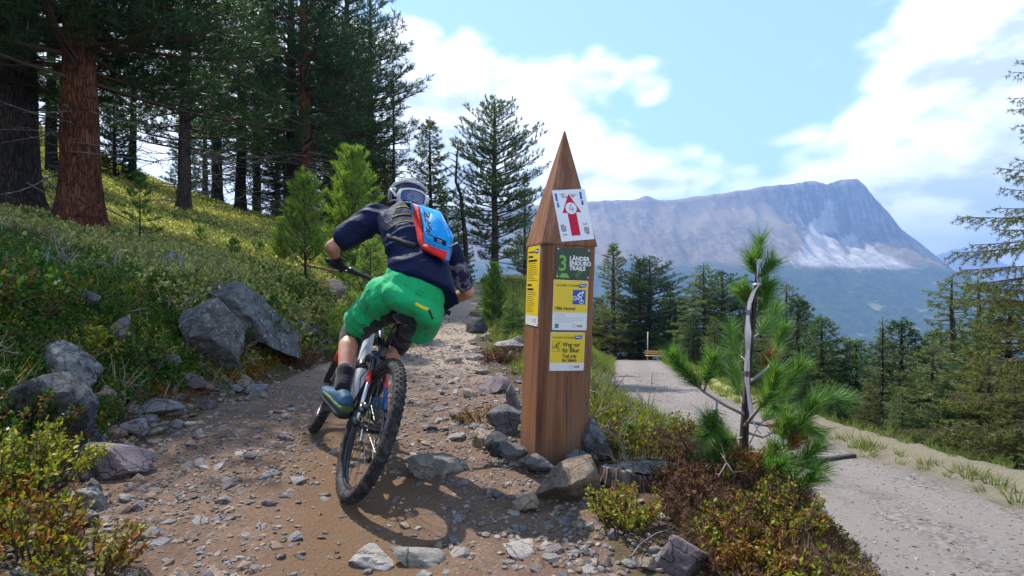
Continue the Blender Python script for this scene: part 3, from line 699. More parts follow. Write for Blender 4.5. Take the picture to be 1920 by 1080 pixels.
def sign_paper():
    up = Vector((0, (HW + .006) * .98, HC)).normalized(); rt = Vector((1, 0, 0)); an = R(-9)
    u = rt * math.cos(an) + up * -math.sin(an) * -1; v = up * math.cos(an) - rt * math.sin(an)
    u = rt * math.cos(R(8)) + up * math.sin(R(8)); v = up * math.cos(R(8)) - rt * math.sin(R(8))
    n = u.cross(v); W, Ht = .212, .312
    org = Vector((0, -HW - .006, HS + .012)) + rt * -.062 + up * .004 + n * .002
    b = MB(); b.prism(rect(0, 0, W, Ht), 0, .0008); o = b.build('paper_sign', 'paper_white', None, frame(org, u, v)); tag(o, 'white paper sheet with red arrow and number 4 on the post tip', 'sign')
    z = .0008
    flat('red_arrow', [[(.072, .03), (.128, .03), (.128, .17), (.160, .17), (.100, .285), (.040, .17), (.072, .17)]], 'paper_red', o, z)
    flat('white_disc', [[(.1 + .036 * math.cos(a * .2618), .196 + .036 * math.sin(a * .2618)) for a in range(24)]], 'paper_white', o, z + .0007)
    flat('handwriting', stroke([(.103, .220), (.088, .190), (.116, .190)], .003) + stroke([(.110, .204), (.107, .172)], .003), 'print_black', o, z + .0014)
    flat('handwriting', stroke([(.045, .283), (.075, .287)], .0025) + stroke([(.060, .285), (.058, .262)], .0025) + stroke([(.066, .275), (.066, .262)], .0022) + stroke([(.066, .272), (.072, .276)], .0022) + stroke([(.085, .27), (.077, .265), (.084, .261), (.086, .273)], .0022), 'print_black', o, z + .0014)
    flat('handwriting', stroke([(.117, .287), (.116, .266)], .0022) + stroke([(.121, .272), (.126, .264), (.131, .272), (.124, .277), (.121, .272)], .0022) + stroke([(.131, .276), (.152, .279)], .0025), 'print_black', o, z + .0014)
    flat('blue_mark', [[(.014, .243), (.026, .243), (.026, .292), (.012, .292)], [(.016, .205), (.029, .207), (.026, .236), (.016, .236)], [(.170, .248), (.184, .248), (.186, .294), (.172, .294)], [(.172, .212), (.186, .213), (.187, .240), (.174, .240)]], 'paper_blue', o, z)
    for x0, sg in ((.03, 1), (.172, -1)):
        M = Matrix.Translation((x0, .03 if sg > 0 else .105, 0)) @ Matrix.Rotation(R(90) * sg, 4, 'Z')
        words('3', 0, -.012 if sg > 0 else -.012, .034, 'paper_olive', o, z, 1, 0, .0006, mw=M, name='numeral')
        for i, s in enumerate(('LÄNDER', 'ENDURO', 'TRAILS')): words(s, .028, .008 - i * .011, .0115, 'print_black', o, z, 1, 0, .0004, mw=M)
sign_green(); sign_info(); sign_rule(); sign_side(); sign_paper()
# ------------------------------------------------------------------ mountain bike (local: x right, y forward, z up from the rear contact)
LEAN, YAW, PIT = R(21.5), R(25.7), R(2.2)
C0 = P(641, 936, 2.77)
BIKE = Matrix.Translation(C0) @ Matrix.Rotation(YAW, 4, 'Z') @ Matrix.Rotation(PIT, 4, 'X') @ Matrix.Rotation(LEAN, 4, 'Y')
BINV = BIKE.inverted()
GRIP_L, GRIP_R = P(631, 495, 3.60), P(827, 580, 3.66)
WR = .366
def wheel(root, c, ax, rear):
    c, ax = Vector(c), Vector(ax).normalized()
    b = MB(); b.tube([c - ax * .055, c - ax * .03, c + ax * .03, c + ax * .055], [.016, .026, .022, .018], 12); hub = b.build('wheel', 'metal_black', root, smooth=True)
    b = MB(); b.ring(c, ax, WR - .034, .031, 72, 14, 1.05)
    up = Vector((0, 0, 1)); up = (up - ax * up.dot(ax)).normalized(); fw = ax.cross(up)
    nk = 66
    for i in range(nk):                 # tread blocks
        for lane, off, rr, sz in ((0, -.009, .0315, .0055), (1, .009, .0315, .0055), (2, -.024, .0245, .006), (3, .024, .0245, .006)):
            a = 2 * math.pi * (i + (.5 if lane in (1, 2) else 0)) / nk
            d = up * math.cos(a) + fw * math.sin(a); tn = -up * math.sin(a) + fw * math.cos(a)
            q = math.atan2(off, math.sqrt(max(1e-6, .0325 ** 2 - off ** 2))); nrm = d * math.cos(q) + ax * math.sin(q); sd = ax * math.cos(q) - d * math.sin(q)
            o = c + d * (WR - .034) + nrm * .0325; M = Matrix((tn, sd, nrm)).transposed().to_4x4(); M.translation = o; b.box((0, 0, 0), .0058, sz, .0032, M)
    me = b.mesh('tyre'); shade_auto(me, 45); link('tyre', me, 'tyre_rubber', hub)
    b = MB(); b.ring(c, ax, WR - .068, .013, 72, 8, 1.15); link('rim', b.mesh('rim', True), 'rim_black', hub)
    for s in (-1, 1):                   # decals on the rim flanks
        for k in range(4):
            b = MB()
            for j in range(7):
                a = k * math.pi / 2 + j * .07 + .3; d0 = up * math.cos(a) + fw * math.sin(a); d1 = up * math.cos(a + .045) + fw * math.sin(a + .045); o = c + ax * s * .0150
                r0, r1 = WR - .075, WR - .062; b.add([o + d0 * r0, o + d1 * r0, o + d1 * r1, o + d0 * r1, o + d0 * r0 + ax * s * .0012, o + d1 * r0 + ax * s * .0012, o + d1 * r1 + ax * s * .0012, o + d0 * r1 + ax * s * .0012], [(0, 1, 2, 3), (4, 7, 6, 5), (0, 4, 5, 1), (1, 5, 6, 2), (2, 6, 7, 3), (3, 7, 4, 0)])
            b.build('decal', 'frame_red' if not rear else 'metal_silver', hub)
    for i in range(28):                 # spokes
        b = MB(); s = 1 if i % 2 else -1; a = 2 * math.pi * i / 28; a2 = a + (.42 if (i // 2) % 2 else -.42)
        p0 = c + ax * s * .026 + (up * math.cos(a2) + fw * math.sin(a2)) * .024; p1 = c + (up * math.cos(a) + fw * math.sin(a)) * (WR - .075); b.tube([p0, p1], .0013, 4); b.build('spoke', 'metal_dark', hub)
    b = MB(); b.ring(c - ax * .038, ax, .085, .006, 40, 4, .2)
    for i in range(6):
        a = math.pi * i / 3; b.tube([c - ax * .038 + (up * math.cos(a) + fw * math.sin(a)) * .02, c - ax * .038 + (up * math.cos(a + .3) + fw * math.sin(a + .3)) * .083], .003, 4)
    b.build('brake_rotor', 'metal_silver', hub)
    return hub
def bike():
    root = empty('mountain_bike', mw=BIKE); tag(root, 'black and white full-suspension mountain bike leaning into the bend', 'bicycle')
    V3 = Vector
    ra, bb = V3((0, 0, WR)), V3((0, .435, .345))
    crown, htop = V3((0, .915, .90)), V3((0, .868, 1.0)); stax = (htop - crown).normalized()
    ST = Matrix.Translation(crown) @ Matrix.Rotation(R(-9), 4, stax) @ Matrix.Translation(-crown)   # steered right
    wheel(root, ra, (1, 0, 0), True)
    b = MB(); g = b.tube
    b.tube([bb + V3((0, .02, .03)), V3((0, .60, .56)), V3((0, .86, .87)), crown + stax * .03], [.030, .036, .036, .03], 14); down = b.build('frame', 'frame_white', root, smooth=True)
    b = MB(); b.tube([V3((0, .27, .70)), V3((0, .55, .83)), V3((0, .86, .965))], [.019, .021, .024], 12); b.build('top_tube', 'metal_black', down, smooth=True)
    b = MB(); b.tube([bb, V3((0, .36, .52)), V3((0, .285, .76))], [.03, .022, .019], 12); b.build('seat_tube', 'metal_black', down, smooth=True)
    b = MB(); b.tube([crown, htop], [.026, .026], 14); b.build('head_tube', 'metal_black', down, smooth=True)
    b = MB(); b.tube([V3((0, .60, .560)), V3((0, .64, .61))], [.0365, .0368], 14); b.build('frame_band', 'metal_black', down, smooth=True)
    for s in (-1, 1):
        b = MB(); b.tube([V3((s * .035, .43, .39)), V3((s * .058, .25, .385)), V3((s * .075, 0, WR))], [.016, .014, .013], 8, 1.3); b.build('chainstay', 'metal_black', root, smooth=True)
        b = MB(); b.tube([V3((s * .036, .30, .66)), V3((s * .052, .16, .55)), V3((s * .074, .01, WR + .02))], [.013, .011, .012], 8, 1.2); st = b.build('seatstay', 'metal_silver' if s < 0 else 'frame_blue', root, smooth=True)
        b = MB(); b.tube([V3((s * .044, .235, .608)), V3((s * .052, .165, .554))], [.0138, .0135], 8, 1.2); b.build('seatstay_decal', 'frame_red', st, smooth=True)
        b = MB(); b.tube([V3((s * .036, .30, .66)), V3((s * .03, .40, .68))], [.017, .012], 8); b.build('rocker_link', 'metal_black', root, smooth=True)
        b = MB(); b.tube([V3((s * .067, .02, WR + .06)), V3((s * .067, .06, WR + .095))], [.016, .014], 8); b.build('stay_bridge', 'metal_dark', root, smooth=True)
    b = MB(); b.tube([V3((-.05, .03, WR + .1)), V3((-.05, .075, WR + .06))], [.018, .018], 8); b.build('brake_caliper', 'metal_dark', root, smooth=True)
    b = MB(); b.tube([V3((0, .40, .68)), V3((0, .53, .655))], .018, 10); b.tube([V3((0, .53, .655)), V3((0, .66, .63))], .010, 8); b.build('rear_shock', 'frame_blue', root, smooth=True)
    b = MB()                            # shock spring coils
    b.tube([V3((.024 * math.cos(k * .7), .41 + k * .0022, .678 - k * .00045 + .024 * math.sin(k * .7))) for k in range(60)], .004, 5); b.build('shock_spring', 'metal_dark', root)
    b = MB(); b.tube([V3((0, .285, .76)), V3((0, .235, .905))], [.0155, .0155], 10); b.build('seat_post', 'metal_black', root, smooth=True)
    b = MB(); U = V3((1, 0, 0)); secs = []
    for y, z, w_, h_ in ((.075, .935, .045, .020), (.10, .938, .068, .026), (.16, .935, .066, .026), (.22, .93, .035, .022), (.30, .925, .021, .018), (.345, .92, .014, .012)): secs.append((V3((0, y, z)), U * w_, V3((0, 0, h_))))
    b.loft(secs, 16); sd = b.build('saddle', 'pad_black', root, smooth=True)
    b = MB()
    for s in (-1, 1): b.tube([V3((s * .022, .12, .915)), V3((s * .02, .22, .898)), V3((s * .012, .30, .91))], .004, 6)
    b.build('saddle_rail', 'metal_silver', sd, smooth=True)
    # cranks, pedals, drivetrain
    b = MB(); b.ring(bb + V3((.045, 0, 0)), (1, 0, 0), .062, .010, 40, 6, .3)
    for i in range(4): b.tube([bb + V3((.045, 0, 0)), bb + V3((.045, .06 * math.cos(i * 1.57), .06 * math.sin(i * 1.57)))], .006, 5)
    b.build('chainring', 'metal_dark', root)
    ends = {-1: bb + V3((-.086, -.162, .012)), 1: bb + V3((.086, .162, -.012))}
    for s in (-1, 1):
        b = MB(); b.tube([bb + V3((s * .062, 0, 0)), ends[s]], [.017, .012], 8, .7); ca = b.build('crank_arm', 'metal_black', root, smooth=True)
        b = MB(); e = ends[s] + V3((s * .062, 0, 0)); b.box(e, .048, .008, .007)
        for yy in (-.044, .044): b.box(e + V3((0, yy, 0)), .05, .007, .008)
        for xx in (-.046, .046): b.box(e + V3((xx, 0, 0)), .007, .05, .008)
        for xx in (-.04, 0, .04):
            for yy in (-.044, .044): b.box(e + V3((xx, yy, .011)), .002, .002, .005)
        b.tube([ends[s], e], .007, 6); b.build('pedal', 'metal_dark', root)
    b = MB()
    for k in range(7): b.ring(ra + V3((.030 + k * .0042, 0, 0)), (1, 0, 0), .094 - k * .0105, .005, 36, 4, .3)
    b.build('cassette', 'metal_silver', root)
    b = MB(); jock = ra + V3((.065, .03, -.17)); b.tube([bb + V3((.045, 0, .064)), ra + V3((.045, 0, .062))], .004, 5); b.tube([bb + V3((.045, -.01, -.062)), jock], .004, 5); b.tube([jock, ra + V3((.055, .05, -.07)), ra + V3((.05, -.03, -.06))], .004, 5); b.build('chain', 'metal_dark', root)
    b = MB(); b.tube([ra + V3((.075, -.005, -.03)), ra + V3((.085, .0, -.075)), ra + V3((.078, .02, -.12)), jock], [.016, .017, .012, .011], 8, .6); b.build('derailleur', 'metal_black', root, smooth=True)
    # fork, front wheel, cockpit
    def S(v): return ST @ V3(v)
    fa = V3((0, 1.21, WR)); fax = (ST.to_3x3() @ V3((1, 0, 0)))
    wheel(root, S(fa), fax, False)
    b = MB(); b.tube([S(crown + V3((-.068, 0, -.01))), S(crown + V3((0, 0, .012))), S(crown + V3((.068, 0, -.01)))], [.024, .028, .024], 10); fk = b.build('fork', 'metal_black', root, smooth=True)
    for s in (-1, 1):
        top = crown + V3((s * .066, 0, -.01)); low = fa + V3((s * .062, -.03, 0)); mid = top.lerp(low, .42)
        b = MB(); b.tube([S(top), S(mid)], .0175, 10); b.build('stanchion', 'metal_dark', fk, smooth=True)
        b = MB(); b.tube([S(mid), S(mid.lerp(low, .5)), S(low), S(low + V3((0, .03, -.02)))], [.024, .023, .021, .014], 10); lw = b.build('lower_leg', 'metal_black', fk, smooth=True)
        b = MB(); b.tube([S(mid.lerp(low, .18)) + V3((0, 0, 0)), S(mid.lerp(low, .5))], [.0247, .0238], 10); b.build('fork_decal', 'frame_red' if s < 0 else 'frame_white', fk, smooth=True)
    a0, a1 = BINV @ GRIP_L, BINV @ GRIP_R; mid = (a0 + a1) / 2; bx = (a1 - a0).normalized(); dn = V3((0, 0, -1)); ste = S(htop + stax * .03)
    b = MB(); b.tube([ste - stax * .03, ste + stax * .03], .02, 10); b.tube([ste, mid + (ste - mid) * .12], [.02, .019], 10); b.build('stem', 'metal_black', root, smooth=True)
    b = MB(); b.tube([a0 - bx * .06, a0 + bx * .10, mid - bx * .09, mid + bx * .09, a1 - bx * .10, a1 + bx * .06], [.011, .012, .0158, .0158, .012, .011], 10); hb = b.build('handlebar', 'metal_black', root, smooth=True)
    for e, s in ((a0, 1), (a1, -1)):
        b = MB(); b.tube([e - bx * s * .068, e - bx * s * .06, e + bx * s * .06, e + bx * s * .068], [.0175, .016, .016, .0175], 12); b.build('grip', 'glove_black', hb, smooth=True)
        b = MB(); q = e + bx * s * .10; fwd = V3((0, .9, -.35)); b.tube([q - bx * s * .015, q + bx * s * .015], .018, 8); b.tube([q + fwd * .01, q + fwd * .035, q + fwd * .05 - bx * s * .04, q + fwd * .055 - bx * s * .10], [.012, .010, .005, .004], 6); b.tube([q + fwd * .02, q + fwd * .025 + bx * s * .06], [.011, .013], 8); b.build('brake_lever', 'metal_black', hb, smooth=True)
        b = MB(); b.tube([q + fwd * .03 + bx * s * .05, q + fwd * .10 + bx * s * .12 + V3((0, 0, -.04)), S(crown + V3((s * -.02, .07, .05))), S(crown + V3((s * -.03, .02, -.05)))], .0028, 6); b.build('brake_hose', 'metal_black', root, smooth=True)
    b = MB(); b.tube([V3((-.03, .84, .96)), V3((-.045, .62, .60)), V3((-.03, .45, .40)), V3((-.06, .2, .395)), V3((-.06, .06, WR + .07))], .0028, 6); b.build('brake_hose', 'metal_black', root, smooth=True)
    b = MB(); b.tube([V3((-.025, .36, .47)), V3((-.055, .345, .55)), V3((-.03, .33, .63)), V3((-.02, .42, .70))], .0028, 6); b.build('brake_hose', 'metal_black', root, smooth=True)
bike()
# ------------------------------------------------------------------ rider
J = dict(pel=P(757, 552, 3.02), chest=P(772, 440, 3.22), neck=P(766, 402, 3.32), head=P(767, 380, 3.43),
         hipL=P(716, 545, 3.02), hipR=P(792, 572, 3.02), knL=P(661, 622, 3.30), knR=P(752, 636, 3.32), anL=P(643, 724, 2.98), anR=P(699, 742, 3.36),
         shL=P(703, 410, 3.33), shR=P(830, 444, 3.30), elL=P(622, 463, 3.31), elR=P(878, 548, 3.40))
def hand(mb, c, wrist, bar, grow):
    c, bar = Vector(c), Vector(bar).normalized(); f = (c - wrist); f = (f - bar * f.dot(bar)).normalized(); u = bar.cross(f)
    if u.z < 0: u = -u
    for i, (off, ln) in enumerate(((-.033, .92), (-.011, 1.0), (.011, .96), (.032, .8))):
        o = c + bar * off; r = .0088 + grow
        k = [o + u * .026 - f * .030, o + u * .030 + f * .012 * ln, o + u * .008 + f * .032 * ln, o - u * .018 + f * .020 * ln, o - u * .022 - f * .004]
        rr = [r * 1.15, r * 1.05, r, r * .93, r * .82]
        for a in range(4): mb.cap(k[a], rr[a], k[a + 1], rr[a + 1], 8, 3)
        mb.cap(wrist + bar * off * .5, .017 + grow, k[0], .013 + grow, 8, 3)
    inn = -bar if bar.x * (1 if c.x > -.7 else -1) > 0 else bar
    th = [c - f * .045 + inn * .03, c - u * .012 - f * .030 + inn * .055, c - u * .026 - f * .006 + inn * .052, c - u * .028 + f * .016 + inn * .045]
    for a in range(3): mb.cap(th[a], .0125 + grow - a * .001, th[a + 1], .0115 + grow - a * .001, 8, 3)
    mb.ell(c - f * .045 + u * .010, bar * (.042 + grow), u * (.018 + grow), f * (.040 + grow))
def limb(mb, *pr):
    for (a, ra), (b, rb) in zip(pr[:-1], pr[1:]): mb.cap(a, ra, b, rb)
def rider():
    j = J; barv = (GRIP_R - GRIP_L).normalized()
    wrL = GRIP_L + (j['elL'] - GRIP_L).normalized() * .085 + Vector((0, 0, .022)); wrR = GRIP_R + (j['elR'] - GRIP_R).normalized() * .085 + Vector((0, 0, .022))
    spine = (j['neck'] - j['pel']).normalized(); rs = (j['shR'] - j['shL']).normalized(); rp = (j['hipR'] - j['hipL']).normalized()
    fs = rs.cross(spine).normalized(); fs = fs if fs.y > 0 else -fs        # chest side
    b = MB()
    b.ell(j['pel'] + Vector((0, .03, .02)), rp * .115, rp.cross(spine) * .09, spine * .12); b.ell(j['chest'], rs * .155, fs * .11, spine * .20); b.ell(j['pel'].lerp(j['chest'], .5) + Vector((.03, .02, 0)), rs * .11, fs * .09, spine * .2)
    limb(b, (j['chest'] + spine * .08, .07), (j['neck'], .058), (j['head'] - spine * .03, .055))
    b.ell(j['head'] + Vector((0, .02, .01)), rs * .075, fs * .095, Vector((0, 0, .095)))
    def mid(a, c, t_, off): return j[a].lerp(c, t_) + off
    for s in 'LR':
        hip, kn, an, sh, el = (j[k + s] for k in ('hip', 'kn', 'an', 'sh', 'el')); wr = wrL if s == 'L' else wrR; gr = GRIP_L if s == 'L' else GRIP_R
        sg = -1 if s == 'L' else 1
        limb(b, (hip + Vector((0, .03, 0)), .08), (hip.lerp(kn, .5), .072), (kn, .053))
        back = Vector((0, -.028, .012))
        limb(b, (kn, .051), (kn.lerp(an, .33) + back, .0545), (kn.lerp(an, .66) + back * .4, .042), (an, .034))
        limb(b, (an, .034), (an + Vector((-.012, .06, -.06)), .036), (an + Vector((-.045, .15, -.09)), .033))
        limb(b, (sh - rs * sg * .05, .058), (sh, .056), (sh.lerp(el, .5), .047), (el, .039))
        limb(b, (el, .040), (el.lerp(wr, .3), .043), (el.lerp(wr, .65), .035), (wr, .0265))
        hand(b, gr, wr, barv, -.001)
    me = organic('person', b, .0068, 5)
    root = link('person', me, 'skin'); tag(root, 'mountain biker in navy jersey, green shorts and helmet riding away up the trail', 'person')
    # jersey
    fold = lambda amp, sc_, sd: (lambda co: amp * (1 - 4.5 * np.abs(fbm((co + fbm(co * 4, 2, sd + 5)[:, None] * .3) * np.array(sc_), 2, sd, .35))))
    b = MB(); secs = []
    for px, py, d, hw, hd, tl in ((795, 546, 3.03, .192, .140, 19), (790, 520, 3.05, .185, .138, 18), (784, 490, 3.09, .176, .130, 16), (777, 455, 3.16, .182, .130, 14), (770, 425, 3.24, .186, .115, 12), (766, 404, 3.30, .135, .085, 9), (766, 392, 3.335, .070, .066, 6)):
        u = Vector((math.cos(R(tl)), .02, -math.sin(R(tl)))); v = spine.cross(u).normalized(); secs.append((P(px, py, d), u * hw, v * hd))
    b.loft(secs, 24, 2.3)
    for s, k, rr in (('L', .66, (.085, .082, .076, .072)), ('R', .80, (.080, .070, .060, .056))):
        sh, el = j['sh' + s], j['el' + s]; sg = -1 if s == 'L' else 1
        limb(b, (sh - rs * sg * .07, rr[0]), (sh, rr[1]), (sh.lerp(el, k * .55), rr[2]), (sh.lerp(el, k if s == 'L' else .34), rr[3]))
    me = organic('jersey', b, .0075, 4, fold(.013, (6, 5, 13), 3)); jo = link('jersey', me, 'jersey_navy', root)
    b = MB(); limb(b, (j['shR'].lerp(j['elR'], .30), .0615), (j['shR'].lerp(j['elR'], .6), .059), (j['shR'].lerp(j['elR'], .86), .053))
    b = MB(); limb(b, (j['shR'].lerp(j['elR'], .26), .064), (j['shR'].lerp(j['elR'], .55), .060), (j['shR'].lerp(j['elR'], .84), .054)); link('camo_sleeve', organic('camo_sleeve', b, .006, 3, fold(.004, (14, 9, 20), 8)), 'camo_cloth', root)
    # lime piping on the back: laid on the jersey surface by casting towards it
    dg = bpy.context.evaluated_depsgraph_get(); ev = jo.evaluated_get(dg); eye = Vector((0, 0, CAMZ))
    def on(px, py, lift=.003):
        dr = (P(px, py, 3) - eye).normalized(); ok, loc, no, _ = ev.ray_cast(eye, dr, distance=9)
        return loc + no * lift if ok else None
    for pts in ([(742, 392), (752, 388), (760, 388), (768, 391)], [(735, 409), (745, 404), (755, 402), (770, 403)], [(728, 430), (738, 423), (750, 417), (762, 415), (772, 417)]):
        q = [on(*p) for p in pts]; q = [x for x in q if x is not None]
        if len(q) > 1:
            b = MB(); b.tube(q, .0035, 6, .6); b.build('lime_piping', 'lime_stripe', jo, smooth=True)
    # shorts
    b = MB(); secs = []
    for px, py, d, hw, hd, tl in ((782, 528, 3.06, .165, .120, 19), (772, 548, 3.03, .176, .130, 18), (764, 568, 3.02, .170, .128, 17)):
        u = Vector((math.cos(R(tl)), 0, -math.sin(R(tl)))); v = spine.cross(u).normalized(); secs.append((P(px, py, d), u * hw, v * hd))
    b.loft(secs, 24, 2.3)
    b.ell(P(762, 562, 2.99), rp * .150, Vector((0, .11, 0)), Vector((-.02, 0, .09))); b.ell(P(797, 582, 3.0), rp * .082, Vector((0, .10, 0)), Vector((0, 0, .09)))
    limb(b, (P(724, 550, 3.04), .100), (P(702, 574, 3.13), .098), (P(682, 597, 3.20), .092), (P(674, 606, 3.24), .089))
    limb(b, (P(797, 575, 3.03), .095), (P(800, 597, 3.12), .088), (P(790, 617, 3.2), .080))
    sh_ = organic('shorts', b, .0075, 4, fold(.012, (13, 8, 7), 21)); so = link('shorts', sh_, 'shorts_green', root)
    ev2 = so.evaluated_get(bpy.context.evaluated_depsgraph_get())
    def on2(px, py, lift=.003):
        dr = (P(px, py, 3) - eye).normalized(); ok, loc, no, _ = ev2.ray_cast(eye, dr, distance=9); return loc + no * lift if ok else None
    q = [x for x in (on2(779, 569), on2(786, 573), on2(793, 577), on2(803, 580)) if x is not None]
    if len(q) > 1: b = MB(); b.tube(q, [.009] * len(q), 6, .35, up=(0, -1, 0)); b.build('pocket_zip', 'zip_yellow', so)
    q = [x for x in (on2(804, 581), on2(808, 590), on2(811, 598)) if x is not None]
    if len(q) > 1: b = MB(); b.tube(q, .005, 6); b.build('zip_cord', 'strap_black', so)
    q = [x for x in (on2(650, 600), on2(668, 575), on2(690, 545), on2(712, 525)) if x is not None]
    if len(q) > 1: b = MB(); b.tube(q, .0020, 6, .5); b.build('side_seam', 'seam_green', so)
    for pts in ([(786, 540), (780, 552), (773, 566), (764, 582), (755, 592)], [(648, 606), (662, 616), (678, 624), (694, 627)], [(730, 522), (760, 534), (790, 546), (818, 556)], [(722, 548), (704, 560), (690, 574), (684, 590)]):
        q = [x for x in (on2(*p, .0012) for p in pts) if x is not None]
        if len(q) > 1: b = MB(); b.tube(q, .0017, 5, .5); b.build('seam', 'seam_green', so)
    # liner, knee pads, socks
    b = MB(); limb(b, (j['hipR'] + Vector((-.03, .02, -.02)), .085), (j['hipR'].lerp(j['knR'], .6), .080), (j['knR'], .066), (j['knR'].lerp(j['anR'], .14), .062)); link('knee_pad', organic('knee_pad', b, .007, 4, fold(.006, (12, 9, 16), 4)), 'pad_black', root)
    b = MB(); limb(b, (P(735, 590, 3.08), .045), (P(702, 600, 3.15), .062), (j['knL'] + Vector((.01, 0, .0)), .073), (j['knL'].lerp(j['anL'], .22) + Vector((0, -.012, 0)), .0635)); link('knee_pad', organic('knee_pad', b, .007, 4, fold(.006, (12, 9, 16), 6)), 'pad_black', root)
    for s in 'LR':
        kn, an = j['kn' + s], j['an' + s]; b = MB(); limb(b, (kn.lerp(an, .76) + Vector((0, -.010, .005)), .0475), (kn.lerp(an, .87), .044), (an, .0425), (an + Vector((-.012, .03, -.05)), .036)); link('sock', organic('sock', b, .005, 3, fold(.002, (10, 10, 60), 2)), 'sock_black', root)
    # shoes stand on the pedals
    for s, sg in (('L', -1), ('R', 1)):
        ped = BIKE @ (Vector((0, .435, .345)) + Vector((sg * .148, sg * .162, -sg * .012 + .016))); an = j['an' + s]; up = (BIKE.to_3x3() @ Vector((sg * .1, -.18, 1))).normalized()
        fw = (BIKE.to_3x3() @ Vector((sg * .22, 1, .05))).normalized(); fw = (fw - up * fw.dot(up)).normalized(); rt = fw.cross(up)
        heel = ped - fw * .150; b = MB(); secs = []; K = 1.16
        for y, z, w_, h_ in ((-.005, .045, .026, .034), (.02, .052, .036, .050), (.06, .055, .040, .056), (.11, .047, .041, .046), (.17, .036, .047, .034), (.23, .029, .044, .026), (.265, .025, .028, .018)): secs.append((heel + (fw * y + up * z) * K, rt * w_ * K, up * h_ * K))
        b.loft(secs, 18, 2.4); b.cap(heel + fw * .045 + up * .06, .042, (heel + fw * .045 + up * .06).lerp(an, .45), .040); shoe = link('shoe', organic('shoe', b, .005, 3), 'shoe_blue', root)
        b = MB(); secs = [(heel + (fw * y + up * .012) * K, rt * w_ * K, up * .015) for y, w_ in ((-.008, .028), (.02, .039), (.08, .040), (.17, .050), (.24, .046), (.272, .028))]; b.loft(secs, 18, 3); link('sole', organic('sole', b, .005, 2), 'shoe_sole', shoe)
        b = MB(); secs = [(heel + (fw * y + up * z) * K, rt * w_ * K, up * .018) for y, z, w_ in ((-.006, .046, .032), (.03, .048, .0425), (.09, .046, .0445), (.15, .042, .049), (.20, .036, .049))]; b.loft(secs, 18, 2.6); link('shoe_panel', organic('shoe_panel', b, .005, 2), 'shoe_olive', shoe)
    for gr, wr in ((GRIP_L, wrL), (GRIP_R, wrR)):
        b = MB(); hand(b, gr, wr, barv, .0022); el = j['elL'] if gr is GRIP_L else j['elR']; b.cap(wr, .031, wr.lerp(el, .10), .031); link('glove', organic('glove', b, .0036, 2), 'glove_black', root)
    # helmet with goggles turned to the back
    hc = j['head'] + Vector((0, 0, .022)); up = (Vector((.13, .12, 1))).normalized(); rt = Vector((1, .10, -.22)); rt = (rt - up * rt.dot(up)).normalized(); fr = up.cross(rt).normalized(); fr = fr if fr.y > 0 else -fr
    hm = empty('helmet'); hm.parent = root
    b = MB(); b.ell(hc + up * .012, rt * .108, fr * .140, up * .104, 32, 20)
    me = organic('shell', b, .006, 2)
    def cut(me, keep):
        bm = bmesh.new(); bm.from_mesh(me); bmesh.ops.delete(bm, geom=[v for v in bm.verts if not keep(v.co)], context='VERTS'); bmesh.ops.solidify(bm, geom=bm.faces[:], thickness=.006); bm.to_mesh(me); bm.free()
    cut(me, lambda c: (c - hc).dot(up) > -.045 - .25 * max(0, -(c - hc).dot(fr)) * .3); link('shell', me, 'helmet_navy', hm)
    def hp(az, el, r=1.03):             # point on the helmet: az from back (0) positive to the right, el from brim
        d = (-fr * math.cos(R(az)) + rt * math.sin(R(az))) * math.cos(R(el)) + up * math.sin(R(el))
        q = 1 / math.sqrt((d.dot(rt) / .108) ** 2 + (d.dot(fr) / .140) ** 2 + (d.dot(up) / .104) ** 2); return hc + up * .012 + d * q * r
    for pts, wd in (([(-100, -8), (-75, 10), (-45, 22), (-10, 30), (30, 30), (70, 22)], .020), ([(-105, -20), (-80, -8), (-55, 0), (-35, 4)], .019), ([(-95, 18), (-72, 32), (-40, 46), (0, 52), (40, 48)], .010), ([(-70, -20), (-62, 0), (-60, 20)], .012), ([(-95, -24), (-60, -26), (-20, -24), (30, -24)], .014)):
        b = MB(); b.tube([hp(a, e) for a, e in pts], wd, 8, .45); b.build('shell_rib', 'helmet_white', hm, smooth=True)
    for az, el in ((-62, 36), (-80, 4), (-50, 12), (-20, 42), (20, 42)):
        b = MB(); b.ell(hp(az, el, 1.015), (hp(az + 8, el) - hp(az - 8, el)) * .5, (hp(az, el + 4) - hp(az, el - 4)) * .4, (hp(az, el, 1.05) - hp(az, el, 1.0)) * .5, 12, 8); b.build('vent', 'helmet_dark', hm, smooth=True)
    b = MB(); b.loft([(hc + fr * .11 + up * .065, rt * .085, up * .012), (hc + fr * .19 + up * .06, rt * .08, up * .006)], 14); b.build('visor', 'helmet_navy', hm, smooth=True)
    # goggles face back towards the camera, to the right of centre
    gz = 14; gd = (-fr * math.cos(R(gz)) + rt * math.sin(R(gz))).normalized(); gr_ = up.cross(gd).normalized() * -1; gr_ = gr_ if gr_.x > 0 else -gr_; gc = hc + gd * .135 - up * .028
    out = [(-.088, .020), (-.080, .044), (-.04, .054), (.0, .056), (.04, .054), (.080, .044), (.088, .020), (.086, -.025), (.066, -.044), (.035, -.046), (.018, -.034), (.0, -.016), (-.018, -.034), (-.035, -.046), (-.066, -.044), (-.086, -.025)]
    def gp(x, y, k=0): return gc + gr_ * x + up * y + gd * (k - 5.2 * x * x)
    b = MB(); n = len(out); V = [gp(x, y, .030) for x, y in out] + [gp(x * 1.02, y * 1.05, .0) for x, y in out] + [gp(x * .82, y * .76 + .002, .033) for x, y in out] + [gp(x * .80, y * .74 + .002, .018) for x, y in out]
    Fc = []
